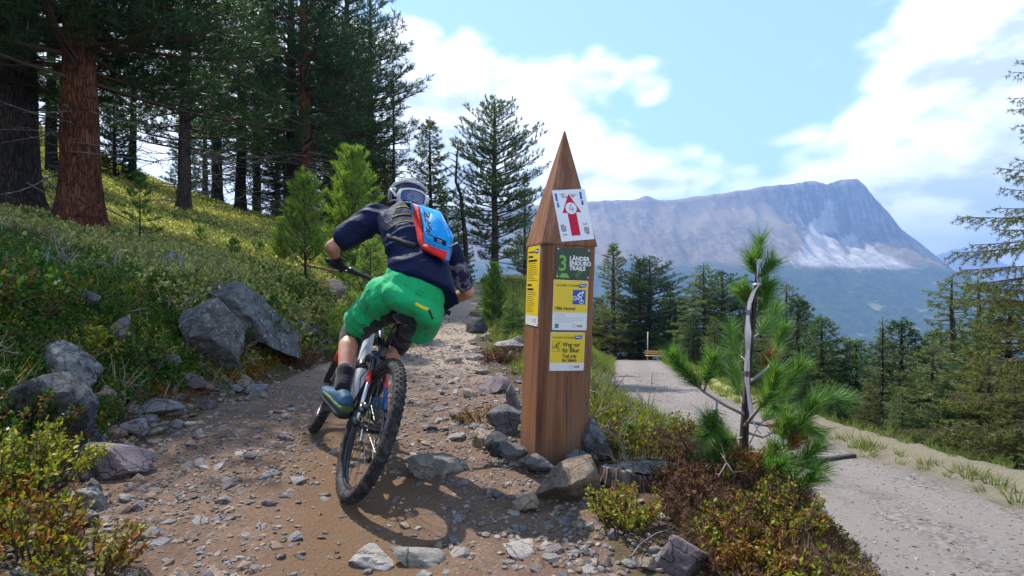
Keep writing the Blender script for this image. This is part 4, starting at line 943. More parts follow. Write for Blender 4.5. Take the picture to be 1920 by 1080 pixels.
    for i in range(n):
        k = (i + 1) % n; Fc += [(i, k, n + k, n + i), (i, 2 * n + i, 2 * n + k, k), (2 * n + i, 3 * n + i, 3 * n + k, 2 * n + k), (n + i, n + k, 3 * n + k, 3 * n + i)]
    b.add(V, Fc); gg = b.build('goggles', 'helmet_white', hm); shade_auto(gg.data, 50)
    b = MB(); V = [gp(0, .0, .030)] + [gp(x * .83, y * .77 + .002, .024) for x, y in out]; b.add(V, [(0, 1 + i, 1 + (i + 1) % n) for i in range(n)]); b.build('goggle_lens', 'lens_blue', hm, smooth=True)
    b = MB(); b.tube([gp(-.088, .0, .012), hp(-50, 6, 1.08), hp(-80, 6, 1.07), hp(-115, 4, 1.07), hp(-160, 4, 1.06)], .017, 6, .2); b.build('goggle_strap', 'helmet_white', hm, smooth=True)
    b = MB(); b.tube([gp(.088, .0, .012), hp(62, 0, 1.08), hp(95, 4, 1.07), hp(140, 4, 1.06)], .017, 6, .2); b.build('goggle_strap', 'helmet_white', hm, smooth=True)
    b = MB(); b.tube([hp(-100, -26), hc + rt * -.085 + fr * .06 - up * .11, hc + fr * .09 - up * .13], .006, 6, .4); b.build('chin_strap', 'strap_black', hm)
    return ev
EVJ = rider()
# ------------------------------------------------------------------ backpack
def backpack():
    O = [P(784, 386, 3.07), P(822, 402, 3.04), P(845, 446, 2.96), P(838, 489, 2.90), P(792, 464, 2.92)]     # outer face outline
    I = [P(768, 379, 3.20), P(826, 396, 3.22), P(852, 444, 3.14), P(842, 490, 3.05), P(785, 466, 3.06)]     # against the back
    cO = sum(O, Vector()) / 5; nrm = (O[1] - O[4]).cross(O[3] - O[4]).normalized(); nrm = nrm if nrm.y < 0 else -nrm
    b = MB(); n = 5; b.add(O + I, [(4, 3, 2, 1, 0), (5, 6, 7, 8, 9)] + [(i, (i + 1) % n, n + (i + 1) % n, n + i) for i in range(n)])
    b.ell(cO + nrm * .0, (O[2] - O[4]) * .36, (O[1] - O[3]) * .36, nrm * .028)
    body = link('backpack', organic('backpack', b, .0055, 7, lambda co: .004 * fbm(co * np.array((9, 9, 14)), 3, 31) * 2), 'pack_blue'); tag(body, 'small red and bright blue backpack worn on the rider\'s back', 'backpack')
    ev = body.evaluated_get(bpy.context.evaluated_depsgraph_get()); eye = Vector((0, 0, CAMZ))
    def on(px, py, lift):
        dr = (P(px, py, 3) - eye).normalized(); ok, loc, no, _ = ev.ray_cast(eye, dr, distance=9)
        return (loc + no * lift) if ok else P(px, py, 2.99)
    # blue front panel follows the pack
    def panel(c00, c10, c11, c01, lift, k=12, th=.006):
        V = []
        for a in range(k + 1):
            for c in range(k + 1):
                u, v = a / k, c / k; px = (1 - u) * ((1 - v) * c00[0] + v * c01[0]) + u * ((1 - v) * c10[0] + v * c11[0]); py = (1 - u) * ((1 - v) * c00[1] + v * c01[1]) + u * ((1 - v) * c10[1] + v * c11[1])
                e = min(u, 1 - u, v, 1 - v) * k; V.append(on(px, py, lift + th * min(1, e * .7)))
        return V, [(i * (k + 1) + q, i * (k + 1) + q + 1, (i + 1) * (k + 1) + q + 1, (i + 1) * (k + 1) + q) for i in range(k) for q in range(k)]
    b = MB(); b.add(*panel((769, 379), (785, 386), (796, 456), (787, 464), .0015)); b.build('side_panel', 'pack_red', body, smooth=True)
    b = MB(); b.add(*panel((787, 465), (797, 457), (843, 474), (838, 490), .0015)); b.build('bottom_panel', 'pack_red', body, smooth=True)
    b = MB(); b.add(*panel((786, 387), (823, 401), (844, 471), (796, 455), .0015)); fp = b.build('front_panel', 'pack_blue', body, smooth=True)
    ev0 = ev; ev = fp.evaluated_get(bpy.context.evaluated_depsgraph_get())
    def onp(px, py, lift):
        q = on(px, py, 0); return q - (q - eye).normalized() * lift
    b = MB(); k = 4; V = [onp(814 + 23 * a / k - c / k, 443 + 9 * a / k + 9 * c / k, .002) for a in range(k + 1) for c in range(k + 1)]
    b.add(V, [(a * 5 + c, a * 5 + c + 1, a * 5 + c + 6, a * 5 + c + 5) for a in range(k) for c in range(k)]); pt = b.build('badge_patch', 'jersey_navy', body)
    for (x0, y0), (x1, y1) in (((820, 449), (829, 452.5)), ((819, 452), (828, 456))):
        b = MB(); b.tube([onp(x0, y0, .004), onp(x1, y1, .004)], .0012, 5); b.build('badge_line', 'print_white', pt)
    # lettering running down the panel, laid on its surface
    me = words('Zéfal', 0, 0, 1.0, 'print_black', body, 0, 1, .1, .012).data; xm = max(v.co.x for v in me.vertices)
    for v in me.vertices: v.co = onp(792.5 + 8.5 * v.co.x / xm + v.co.y * 16.5, 391 + 50 * v.co.x / xm + v.co.y * 5.0, .0028 if v.co.z > 0 else .002)
    ev = ev0
    for pts in ([(770, 380), (776, 402), (781, 430), (785, 462)], [(787, 466), (800, 474), (820, 484), (836, 492)], [(826, 402), (838, 425), (845, 447), (845, 470), (840, 489)]):
        b = MB(); b.tube([on(x, y, .002) for x, y in pts], .0055, 6); b.build('piping', 'pack_blue', body, smooth=True)
    b = MB(); b.tube([on(785, 388, .003), on(790, 410, .003), on(793, 435, .003), on(786, 446, .003)], .004, 6); b.build('zip', 'strap_black', body)
    b = MB(); b.tube([on(841, 463, .006), on(847, 458, .012) + Vector((.015, 0, .01))], .0085, 6, .5); b.build('strap_end', 'print_grey', body)
    # straps over the jersey
    evj = bpy.data.objects['jersey'].evaluated_get(bpy.context.evaluated_depsgraph_get())
    def onj(px, py, lift):
        dr = (P(px, py, 3) - eye).normalized(); ok, loc, no, _ = evj.ray_cast(eye, dr, distance=9); return (loc + no * lift) if ok else P(px, py, 3.1)
    b = MB(); b.tube([onj(726, 442, .004), onj(740, 448, .004), onj(758, 456, .004), onj(776, 462, .006), on(788, 463, .002)], [.014, .015, .017, .018, .016], 6, .3, up=(0, -1, .2)); b.build('waist_strap', 'strap_black', body, smooth=True)
    b = MB(); b.tube([P(772, 382, 3.19), P(764, 378, 3.26), P(752, 384, 3.34), P(742, 400, 3.42), P(738, 440, 3.44)], .022, 8, .25, up=(0, -.3, 1)); b.build('shoulder_strap', 'strap_black', body, smooth=True)
    b = MB(); b.tube([P(812, 396, 3.19), P(818, 394, 3.28), P(822, 402, 3.36), P(826, 430, 3.42)], .022, 8, .25, up=(0, -.3, 1)); b.build('shoulder_strap', 'strap_black', body, smooth=True)
backpack()
# ------------------------------------------------------------------ plants
def unit(a): return a / np.maximum(np.linalg.norm(a, axis=-1, keepdims=True), 1e-9)
def needles(pos, dr, n, ln, wd, spread, up=.15, tuft=.06, seed=0, jit=.35):
    """brushes of single needles: each tuft has n thin triangles round its axis"""
    g = np.random.default_rng(seed); pos, dr = np.asarray(pos, float), unit(np.asarray(dr, float)); k = len(pos)
    p = np.repeat(pos, n, 0); d = np.repeat(dr, n, 0); m = k * n
    base = p + d * (g.random((m, 1)) * tuft)
    r = g.normal(size=(m, 3)); r = unit(r - d * (r * d).sum(1, keepdims=True))
    nd = unit(d * (1 - spread * .5) + r * spread * (.6 + .6 * g.random((m, 1))) + np.array([0, 0, up]))
    L = ln * (1 - jit + 2 * jit * g.random((m, 1))); side = unit(np.cross(nd, g.normal(size=(m, 3)))) * wd
    V = np.stack([base - side, base + side, base + nd * L], 1).reshape(-1, 3); return V, np.arange(m * 3).reshape(-1, 3)
def leaves(pos, dr, ln, wd, seed=0, up=.3):
    g = np.random.default_rng(seed); pos = np.asarray(pos, float); k = len(pos); dr = unit(np.asarray(dr, float) + g.normal(size=(k, 3)) * .55 + np.array([0, 0, up]))
    L = ln * (.6 + .8 * g.random((k, 1))); s = unit(np.cross(dr, g.normal(size=(k, 3)) + np.array([0, 0, 1.2]))); nrm = np.cross(dr, s)
    V = np.stack([pos, pos + dr * L * .5 + s * wd * L / ln - nrm * L * .06, pos + dr * L - nrm * L * .12, pos + dr * L * .5 - s * wd * L / ln - nrm * L * .06], 1).reshape(-1, 3)
    return V, np.arange(k * 4).reshape(-1, 4)
def tubes(lines, sides=4):
    """many polylines (points, radii) in one mesh"""
    Vs, Fs, o = [], [], 0
    ang = np.arange(sides) * 2 * math.pi / sides
    for pts, rad in lines:
        pts = np.asarray(pts, float); rad = np.asarray(rad, float) * np.ones(len(pts)); d = np.gradient(pts, axis=0); d = unit(d)
        a = np.where(np.abs(d[:, 2:3]) < .9, np.array([[0, 0, 1.]]), np.array([[1., 0, 0]])); u = unit(np.cross(d, a)); v = np.cross(d, u)
        ring = pts[:, None] + (u[:, None] * np.cos(ang)[None, :, None] + v[:, None] * np.sin(ang)[None, :, None]) * rad[:, None, None]
        n = len(pts); Vs.append(ring.reshape(-1, 3)); i = (np.arange(n - 1)[:, None] * sides + np.arange(sides)[None]); j = (np.arange(n - 1)[:, None] * sides + (np.arange(sides)[None] + 1) % sides)
        Fs.append(np.stack([i, j, j + sides, i + sides], -1).reshape(-1, 4) + o); o += n * sides
    return np.concatenate(Vs), np.concatenate(Fs)
def conifer(seed, Ht, cb, Rad, shape, nb, tuft, kind, rt, bark, needle, dead=0, lean=0.0, top=0.12, spacing=.22, roots=True, gaps=0.0, thick=1.0):
    """shape(u): crown radius share at u (0 crown base, 1 tip); tuft=(count, length, width, spread, up)"""
    g = np.random.default_rng(seed); trunk_pts = []; ns = 14
    wob = g.normal(size=(ns, 2)).cumsum(0) * .012 * Ht / 10
    for k in range(ns):
        z = Ht * k / (ns - 1); trunk_pts.append((wob[k, 0] + lean * z, wob[k, 1], z))
    trunk_pts = np.array(trunk_pts)
    def at(z): return np.array([np.interp(z, trunk_pts[:, 2], trunk_pts[:, i]) for i in range(3)])
    def tr(z): return rt * max(.01, (1 - z / Ht)) ** .6
    # trunk with flared, ridged foot
    m = 14; zz = np.concatenate([[-.5, -.15, .05, .2, .45, .8], np.linspace(1.3, Ht, 16)]) if Ht > 4 else np.concatenate([[-.15, .05], np.linspace(.15, Ht, 12)])
    rows = []; ang = np.arange(m) * 2 * math.pi / m; ph = g.random(4) * 6.28
    for z in zz:
        fl = (1 + .75 * math.exp(-max(z, 0) / .35)) if Ht > 4 else 1
        rr = tr(max(z, 0)) * fl * (1 + .05 * np.sin(3 * ang + ph[0]) + (.20 * math.exp(-max(z, 0) / .4) if roots and Ht > 4 else 0) * np.sin(5 * ang + ph[1]) + .03 * np.sin(7 * ang + z * 3)); c = at(max(z, 0))
        rows.append(np.stack([c[0] + rr * np.cos(ang), c[1] + rr * np.sin(ang), np.full(m, z)], -1))
    V = np.concatenate(rows); i = np.arange(len(zz) - 1)[:, None] * m + np.arange(m)[None]; j = np.arange(len(zz) - 1)[:, None] * m + (np.arange(m)[None] + 1) % m
    trunk = mesh_np('trunk', V, np.stack([i, j, j + m, i + m], -1).reshape(-1, 4), True); trunk.materials.append(MATS[bark])
    TP, TD, wood = [], [], []
    ga = g.random() * 6
    for b in range(nb):
        u = (b + g.random()) / nb; u = u ** .92; z0 = cb + (Ht * (1 - top * .15) - cb) * u
        if gaps and g.random() < gaps * (1 - u): continue
        L = Rad * shape(u) * (.72 + .5 * g.random()); ga += 2.4 + g.normal() * .35; az = ga
        e0 = {'pine': .02 + .55 * u + g.normal() * .12, 'larch': -.02 + .45 * u + g.normal() * .08, 'spruce': -.12 + .7 * u + g.normal() * .07, 'young': .35 + .45 * u + g.normal() * .08}[kind]
        dr, upt = {'pine': (.28, .30), 'larch': (.30, .12), 'spruce': (.22, .20), 'young': (.05, .35)}[kind]
        o = at(z0); h = np.array([math.cos(az), math.sin(az), 0]); lat = np.array([-h[1], h[0], 0]); tt = np.linspace(0, 1, 7); bend = g.normal() * .12
        pts = o + h * (L * tt)[:, None] + lat * (bend * L * tt ** 2)[:, None] + np.array([0, 0, 1.]) * (L * (math.tan(e0) * tt - dr * tt ** 1.6 + upt * tt ** 2.6))[:, None]
        wood.append((pts, np.linspace(min(tr(z0) * .5, (.012 + .018 * L) * thick), .006, 7)))
        nt = max(3, int(L / spacing * 1.15))
        for k in range(nt):
            s = .22 + .78 * (k + g.random()) / nt; q = np.array([np.interp(s, tt, pts[:, i_]) for i_ in range(3)]); q2 = np.array([np.interp(min(1, s + .05), tt, pts[:, i_]) for i_ in range(3)]); td = unit(q2 - q + 1e-9)
            sgn = 1 if k % 2 else -1; tl = L * .36 * (1.05 - s * .72) * (.6 + .7 * g.random()); dv = unit(td * .75 + lat * sgn * (.55 + .5 * g.random()) + np.array([0, 0, {'pine': .22, 'larch': -.35, 'spruce': -.22, 'young': .25}[kind] + g.normal() * .15]))
            mid = q + dv * tl * .55; end = mid + unit(dv + np.array([0, 0, {'pine': .35, 'larch': -.45, 'spruce': -.05, 'young': .4}[kind]])) * tl * .45
            wood.append(([q, mid, end], [.007, .005, .003]))
            nn = max(1, int(tl / spacing + .6))
            for w_ in range(nn):
                f = (w_ + .6 + .4 * g.random()) / nn; TP.append(q + (mid - q) * min(1, f / .55) + (end - mid) * max(0, (f - .55) / .45)); TD.append(unit(dv * .8 + (end - mid) / max(tl, .01) + np.array([0, 0, .25 if kind in ('pine', 'young') else 0])))
        TP.append(pts[-1]); TD.append(unit(pts[-1] - pts[-2]))
    for k in range(5):
        z = Ht * (1 - .012 * k * 3) - .02; TP.append(at(z)); TD.append(np.array([g.normal() * .3, g.normal() * .3, 1.]))
    n, ln, wd, sp, upb = tuft
    V, Fc = needles(TP, TD, n, ln, wd, sp, upb, ln * .9, seed); crown = mesh_np('crown', V, Fc); crown.materials.append(MATS[needle])
    V, Fc = tubes(wood, 3); br = mesh_np('branches', V, Fc, True); br.materials.append(MATS['twig_bark'])
    dl = None
    if dead:
        ws = []
        for b in range(dead):
            z0 = cb * (.25 + .9 * g.random()); az = g.random() * 6.28; L = .8 + 1.6 * g.random(); o = at(z0); h = np.array([math.cos(az), math.sin(az), -.12 + .25 * g.normal()]); tt = np.linspace(0, 1, 6)
            pts = o + h * (L * tt)[:, None] + np.stack([.10 * L * np.sin(tt * 4 + az), .10 * L * np.cos(tt * 5), .12 * L * tt ** 2 * g.normal()], -1); ws.append((pts, np.linspace(.022, .005, 6)))
            for q in range(4):
                s = .35 + .6 * g.random(); a = np.array([np.interp(s, tt, pts[:, i_]) for i_ in range(3)]); e = a + unit(g.normal(size=3) + h * .9) * L * .3 * g.random(); ws.append(([a, (a + e) / 2 + g.normal(size=3) * .03, e], [.008, .006, .003]))
        V, Fc = tubes(ws, 4); dl = mesh_np('dead_branches', V, Fc, True); dl.materials.append(MATS['dead_wood'])
    return dict(H=Ht, trunk=trunk, crown=crown, branches=br, dead=dl)
def plant(proto, name, label, cat, x, y, Ht=None, rz=None, group=None, crown=None, trunk=None, z=None, fat=1.0):
    s = (Ht / proto['H']) if Ht else 1.0; zz = hz(x, y) if z is None else z
    o = empty(name, (x, y, zz)); o.scale = (s * fat, s * fat, s); o.rotation_euler = (0, 0, random.random() * 6.28 if rz is None else rz); tag(o, label, cat, group)
    for k in ('trunk', 'crown', 'branches', 'dead'):
        if proto.get(k) is not None:
            c = link({'dead': 'dead_branches'}.get(k, k), proto[k], None, o)
            alt = crown if k == 'crown' else (trunk if k == 'trunk' else None)
            if alt: c.material_slots[0].link = 'OBJECT'; c.material_slots[0].material = MATS[alt]
    return o
cone = lambda a: (lambda u: (1 - u) ** a * .96 + .04)
oval = lambda u: max(.06, math.sin(math.pi * min(1, (.16 + .84 * u) ** 1.15)) ** .75)
colum = lambda u: max(.08, (1 - u ** 2.2) * (.7 + .3 * math.sin(u * 9)))
PR = {}
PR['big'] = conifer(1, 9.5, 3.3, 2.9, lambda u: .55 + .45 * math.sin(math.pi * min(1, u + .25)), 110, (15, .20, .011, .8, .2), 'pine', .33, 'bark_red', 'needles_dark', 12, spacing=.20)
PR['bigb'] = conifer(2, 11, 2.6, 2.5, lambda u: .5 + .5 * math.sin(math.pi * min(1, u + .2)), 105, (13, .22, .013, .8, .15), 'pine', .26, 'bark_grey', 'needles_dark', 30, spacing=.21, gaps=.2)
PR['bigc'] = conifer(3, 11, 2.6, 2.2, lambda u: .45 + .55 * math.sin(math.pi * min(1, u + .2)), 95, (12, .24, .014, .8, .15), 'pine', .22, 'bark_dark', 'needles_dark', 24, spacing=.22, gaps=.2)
PR['zirbe'] = conifer(4, 8, 1.0, 1.9, oval, 120, (14, .15, .011, .8, .3), 'pine', .17, 'bark_grey', 'needles_pine', 6, spacing=.15)
PR['zirbeb'] = conifer(5, 10, .8, 1.8, colum, 140, (13, .18, .018, .85, .3), 'pine', .18, 'bark_grey', 'needles_pine', 4, spacing=.17)
PR['dense'] = conifer(6, 8, .2, 1.9, cone(.7), 150, (13, .17, .018, .9, .1), 'spruce', .14, 'bark_dark', 'needles_pine', 0, spacing=.16)
PR['denseb'] = conifer(7, 9, .2, 1.8, cone(.55), 160, (13, .19, .019, .9, .2), 'pine', .15, 'bark_dark', 'needles_pine', 0, spacing=.17)
PR['larch'] = conifer(8, 9, .4, 2.1, cone(.62), 135, (16, .11, .013, 1.0, -.15), 'larch', .13, 'bark_grey', 'needles_larch', 4, spacing=.125)
PR['larchb'] = conifer(9, 10, .8, 2.3, lambda u: (1 - u) ** .5 * (.75 + .25 * math.sin(u * 14)), 125, (15, .12, .013, 1.0, -.15), 'larch', .15, 'bark_grey', 'needles_larch', 6, spacing=.14, gaps=.15)
PR['larchn'] = conifer(29, 9, .6, 2.3, lambda u: (1 - u) ** .5 * (.75 + .25 * math.sin(u * 14)), 130, (13, .07, .0055, 1.0, -.1), 'larch', .15, 'bark_grey', 'needles_larch', 3, spacing=.085, thick=.45)
PR['thin'] = conifer(10, 9, 1.4, 1.25, cone(.6), 70, (11, .10, .008, 1.0, -.2), 'larch', .10, 'bark_dark', 'needles_olive', 8, spacing=.15, gaps=.15)
PR['young'] = conifer(11, 2.6, .12, .62, cone(.6), 110, (22, .10, .0050, .7, .35), 'young', .035, 'bark_grey', 'needles_young', 0, spacing=.065)
PR['youngb'] = conifer(12, 2.2, .45, .46, lambda u: (1 - u) ** .5 * .9 + .08, 80, (22, .10, .0050, .7, .35), 'young', .03, 'bark_dark', 'needles_fresh', 5, spacing=.07)
PR['lacy'] = conifer(13, 1.9, .1, .75, cone(.8), 90, (13, .05, .0042, .95, 0), 'spruce', .026, 'bark_grey', 'needles_young', 0, spacing=.045)
PR['sapling'] = conifer(14, 1.6, .3, .42, colum, 18, (34, .10, .0045, .7, .35), 'pine', .018, 'bark_dark', 'needles_fresh', 0, spacing=.10)
PR['seedling'] = conifer(15, .5, .08, .14, cone(.6), 14, (22, .06, .003, .7, .35), 'young', .008, 'bark_dark', 'needles_fresh', 0, spacing=.05)
def top_h(px, d, py): x = (px - 960) / F * d; return x, CAMZ + (540 - py) / F * d - hz(x, d)
FOREST = 'trees of the dark pine wood on the hillside'
for pr, px, d, Ht, lab, cr, tk, rz in (
    ('big', 30, 9.6, 7.5, 'thick near-black pine trunk at the far left edge of the wood', None, 'bark_dark', .5),
    ('big', 150, 9.0, 7, 'large pine with sunlit reddish-brown trunk standing on the left bank', None, None, 2.2),
    ('bigb', 345, 17, 8.3, 'tall pine with straight grey-brown trunk standing alone on the sunny slope', None, None, 1.0),
    ('bigc', 406, 28, 13, 'slim dark pine behind the grey-trunked one, left of a pair', None, None, .3),
    ('bigc', 452, 24, 11.5, 'slim dark pine with a thickened pale foot, right of a pair', None, None, 3.1),
    ('bigb', 573, 19, 11, 'tall reddish-trunked pine with bare grey dead branches above two young pines', None, 'bark_red', 4.0),
    ('bigb', 549, 20.6, 11, 'dark pine trunk tight behind the reddish pine', None, 'bark_dark', 5.2),
    ('bigb', 648, 24, 12, 'tall pine with purplish trunk right of the reddish pine', None, None, 2.0),
    ('bigc', 694, 27, 12.5, 'dark pine at the right edge of the tall wood', None, None, .9),
    ('bigc', 480, 33, 13, 'distant slender pine between the dark pair and the reddish pine', None, None, 2.4),
    ('bigb', 615, 34, 13, 'distant pine between the reddish and the purplish trunks', None, 'bark_dark', 1.4),
    ('bigc', 250, 24, 8, 'dark pine behind the reddish-brown trunk on the left', None, None, 4.4),
    ('bigb', 95, 17, 7, 'shaded pine between the two thick trunks on the left', None, 'bark_dark', 2.7),
    ('bigb', -90, 13, 8, 'shaded pine cut off by the left picture edge', None, 'bark_dark', .2),
    ('bigc', 520, 42, 14, 'far pine low behind the middle of the wood', None, None, 3.6),
    ('bigc', 385, 45, 13, 'far pine at the back of the wood on the left skyline', None, None, 5.5)):
    plant(PR[pr], 'pine_tree', lab, 'tree', (px - 960) / F * d, d, Ht, rz, FOREST, cr, tk, fat=1.25 if pr == 'big' else 1.0)
MIDG = 'trees between the wood and the post'
for pr, nm, px, d, py, lab, cr, rz in (
    ('thin', 'larch_tree', 739, 25, 138, 'thin sparse larch with drooping twigs left of the rider\'s helmet', None, .4),
    ('dense', 'conifer_tree', 808, 27, 224, 'dense dark conical conifer directly behind the helmet', 'needles_olive', 1.0),
    ('zirbe', 'stone_pine', 928, 23, 184, 'full rounded stone pine between the rider and the post', None, 2.0),
    ('zirbeb', 'stone_pine', 984, 30, 330, 'smaller stone pine half hidden behind the post\'s left edge', None, .6),
    ('denseb', 'conifer_tree', 690, 33, 215, 'dark conifer behind the thin larch', 'needles_dark', .6),
    ('dense', 'conifer_tree', 860, 34, 400, 'low dark conifer behind the dead snag', 'needles_dark', 2.6)):
    x, h = top_h(px, d, py); plant(PR[pr], nm, lab, 'tree', x, d, h, rz, MIDG, cr)
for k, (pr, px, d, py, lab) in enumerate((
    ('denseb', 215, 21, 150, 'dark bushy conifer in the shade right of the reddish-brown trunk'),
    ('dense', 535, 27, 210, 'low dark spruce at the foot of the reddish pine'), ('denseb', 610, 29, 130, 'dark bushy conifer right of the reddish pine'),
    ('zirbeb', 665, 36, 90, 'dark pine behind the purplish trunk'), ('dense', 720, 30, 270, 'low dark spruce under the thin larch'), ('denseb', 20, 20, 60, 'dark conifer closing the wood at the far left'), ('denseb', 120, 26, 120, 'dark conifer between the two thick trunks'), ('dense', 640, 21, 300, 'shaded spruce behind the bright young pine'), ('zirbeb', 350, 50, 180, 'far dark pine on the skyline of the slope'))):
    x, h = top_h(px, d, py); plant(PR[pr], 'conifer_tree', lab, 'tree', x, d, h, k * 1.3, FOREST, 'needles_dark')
DOWN = 'trees below the gravel road'
for pr, nm, px, d, py, lab, cr, rz in (
    ('zirbeb', 'stone_pine', 1150, 56, 458, 'tallest stone pine at the road end, nearest the post', 'needles_olive', .3),
    ('zirbeb', 'stone_pine', 1199, 58, 487, 'middle stone pine of three at the road end', None, 2.4),
    ('zirbe', 'stone_pine', 1216, 57, 482, 'right stone pine of three at the road end', 'needles_dark', 4.0),
    ('denseb', 'conifer_tree', 1256, 53, 548, 'low bushy conifer right behind the bench', None, 1.3),
    ('denseb', 'conifer_tree', 1275, 58, 560, 'dark conifer close behind the bushy one by the bench', 'needles_dark', .3),
    ('larch', 'larch_tree', 1322, 48, 494, 'broad pale-green larch right of the bench', None, .3),
    ('zirbe', 'stone_pine', 1353, 50, 510, 'dark stone pine against the right side of the broad larch', 'needles_dark', 2.2),
    ('larch', 'larch_tree', 1338, 33, 592, 'low light-green larch below the road behind the ribbon pine\'s branches', None, 3.2),
    ('denseb', 'conifer_tree', 1425, 44, 565, 'conifer straight behind the ribbon pine', None, 2.0),
    ('larch', 'larch_tree', 1472, 38, 530, 'larch rising just right of the ribbon', None, 4.2),
    ('dense', 'conifer_tree', 1500, 34, 560, 'bluish dark spruce right of the ribbon pine', 'needles_dark', 1.0),
    ('dense', 'conifer_tree', 1543, 31, 594, 'dark conical spruce left of the pale larch gap', 'needles_pine', .2),
    ('larch', 'larch_tree', 1588, 40, 630, 'pale larch in the gap between dark conifers', None, 1.2),
    ('denseb', 'conifer_tree', 1607, 30, 640, 'short dark conifer right of the pale larch', None, .2),
    ('thin', 'larch_tree', 1652, 25, 596, 'yellow-green slim larch with visible trunk beyond the road berm', 'needles_olive', .9),
    ('dense', 'conifer_tree', 1688, 26, 600, 'dark narrow conifer touching the yellow-green slim larch', 'needles_dark', 2.9),
    ('larch', 'larch_tree', 1748, 22, 640, 'pale feathery larch in front of the twin-stemmed one', None, 1.6),
    ('larchb', 'larch_tree', 1795, 24, 518, 'tall flat-topped twin larch, left stem, against the mountain shoulder', None, .5),
    ('larchb', 'larch_tree', 1824, 24.5, 522, 'tall flat-topped twin larch, right stem, against the mountain shoulder', None, 3.3),
    ('larch', 'larch_tree', 1850, 16, 650, 'light-green bushy larch at the lower right forest edge', 'needles_olive', 2.2),
    ('larchn', 'larch_tree', 1985, 12.5, 60, 'big near larch cut off by the right picture edge', 'needles_olive', 4.0),
    ('dense', 'conifer_tree', 1900, 17, 560, 'dark conifer below the big near larch', 'needles_olive', 1.1),
    ('zirbe', 'stone_pine', 1105, 62, 600, 'low pine seen just right of the post', None, 1.1),
    ('denseb', 'conifer_tree', 1385, 55, 570, 'background conifer left of the ribbon', 'needles_dark', 3.1),
    ('larch', 'larch_tree', 1720, 33, 655, 'background larch in the dip before the twin larch', None, 5.1),
    ('denseb', 'conifer_tree', 1660, 36, 640, 'dark conifer far behind the yellow-green slim larch', 'needles_dark', .9),
    ('larch', 'larch_tree', 1545, 45, 640, 'pale larch far behind the dark conical spruce', None, 4.4),
    ('dense', 'conifer_tree', 1765, 30, 620, 'green spruce half hidden by the pale feathery larch', None, 1.9),
    ('dense', 'conifer_tree', 1870, 22, 600, 'green spruce between the twin larch and the right edge', None, 5.9),
    ('larch', 'larch_tree', 1630, 19, 715, 'low yellow-green larch close beyond the berm under the slim larch', 'needles_olive', 2.0),
    ('larch', 'larch_tree', 1690, 17, 730, 'low pale larch close beyond the berm, left of the rusty trunk', None, 3.0),
    ('denseb', 'conifer_tree', 1780, 17, 720, 'dark conifer filling the dip below the twin larch', 'needles_dark', 3.9),
    ('larch', 'larch_tree', 1905, 13, 700, 'yellow-green larch boughs low at the right edge', 'needles_olive', .7),
    ('denseb', 'conifer_tree', 1510, 27, 690, 'dark low conifer right behind the ribbon pine\'s lower boughs', 'needles_dark', 1.7),
    ('denseb', 'conifer_tree', 1450, 30, 640, 'mid-sized conifer behind the ribbon pine, right of the tape', None, 4.7),
    ('larch', 'larch_tree', 1400, 34, 620, 'pale larch behind the tape at road level', None, 2.7),
    ('denseb', 'conifer_tree', 1300, 45, 590, 'dark conifer between the bench and the broad larch', 'needles_dark', 4.1),
    ('denseb', 'conifer_tree', 1120, 60, 560, 'dark conifer behind the tallest stone pine at the road end', 'needles_dark', 2.1),
    ('dense', 'conifer_tree', 1180, 61, 560, 'dark spruce between the stone pines at the road end', 'needles_dark', 5.0),
    ('denseb', 'conifer_tree', 1570, 26, 720, 'low conifer close beyond the road berm', None, 2.5)):
    x, h = top_h(px, d, py); plant(PR[pr], nm, lab, 'tree', x, d, max(1.5, h), rz, DOWN, cr, fat=1.0 if pr == 'larchn' else 1.5 if h > 5 else 1.15)
YG = 'young conifers beside the trail'
for pr, nm, px, d, py, lab, cr, rz in (
    ('youngb', 'young_pine', 572, 9.0, 336, 'young pine with brown inner needles left of the rider\'s arm', 'needles_young', .6),
    ('young', 'young_pine', 660, 10.5, 285, 'bright light-green young pine left of the helmet', None, 2.0),
    ('lacy', 'young_spruce', 692, 7.6, 448, 'lacy pale-green young spruce behind the rider\'s elbow', None, .3),
    ('young', 'young_pine', 925, 11.5, 496, 'small green pine at the trail edge left of the post', 'needles_fresh', 1.0),
    ('lacy', 'young_spruce', 962, 10.0, 550, 'small thin spruce close to the post\'s left edge', 'needles_fresh', 2.0),
    ('young', 'young_pine', 528, 10.5, 410, 'bushy low pine at the foot of the brown-needled one', None, 4.0),
    ('sapling', 'pine_sapling', 262, 8.4, 330, 'spindly pine sapling right of the reddish-brown trunk', None, 1.2)):
    x, h = top_h(px, d, py); plant(PR[pr], nm, lab, 'tree', x, d, max(.5, h), rz, YG, cr)
for px, py, d, lab in ((440, 498, 7.2, 'knee-high pine seedling above the sloping rock ledge'), (376, 472, 8.5, 'small pine seedling in the sunny grass above the boulder'), (487, 500, 8.0, 'pine seedling right of the ledge top'), (1180, 848, 4.9, 'tiny green pine seedling on the road verge behind the post')):
    q = G(px, py); plant(PR['seedling'], 'pine_seedling', lab, 'seedling', q.x, q.y, .42 if px < 1000 else .16, None, YG)
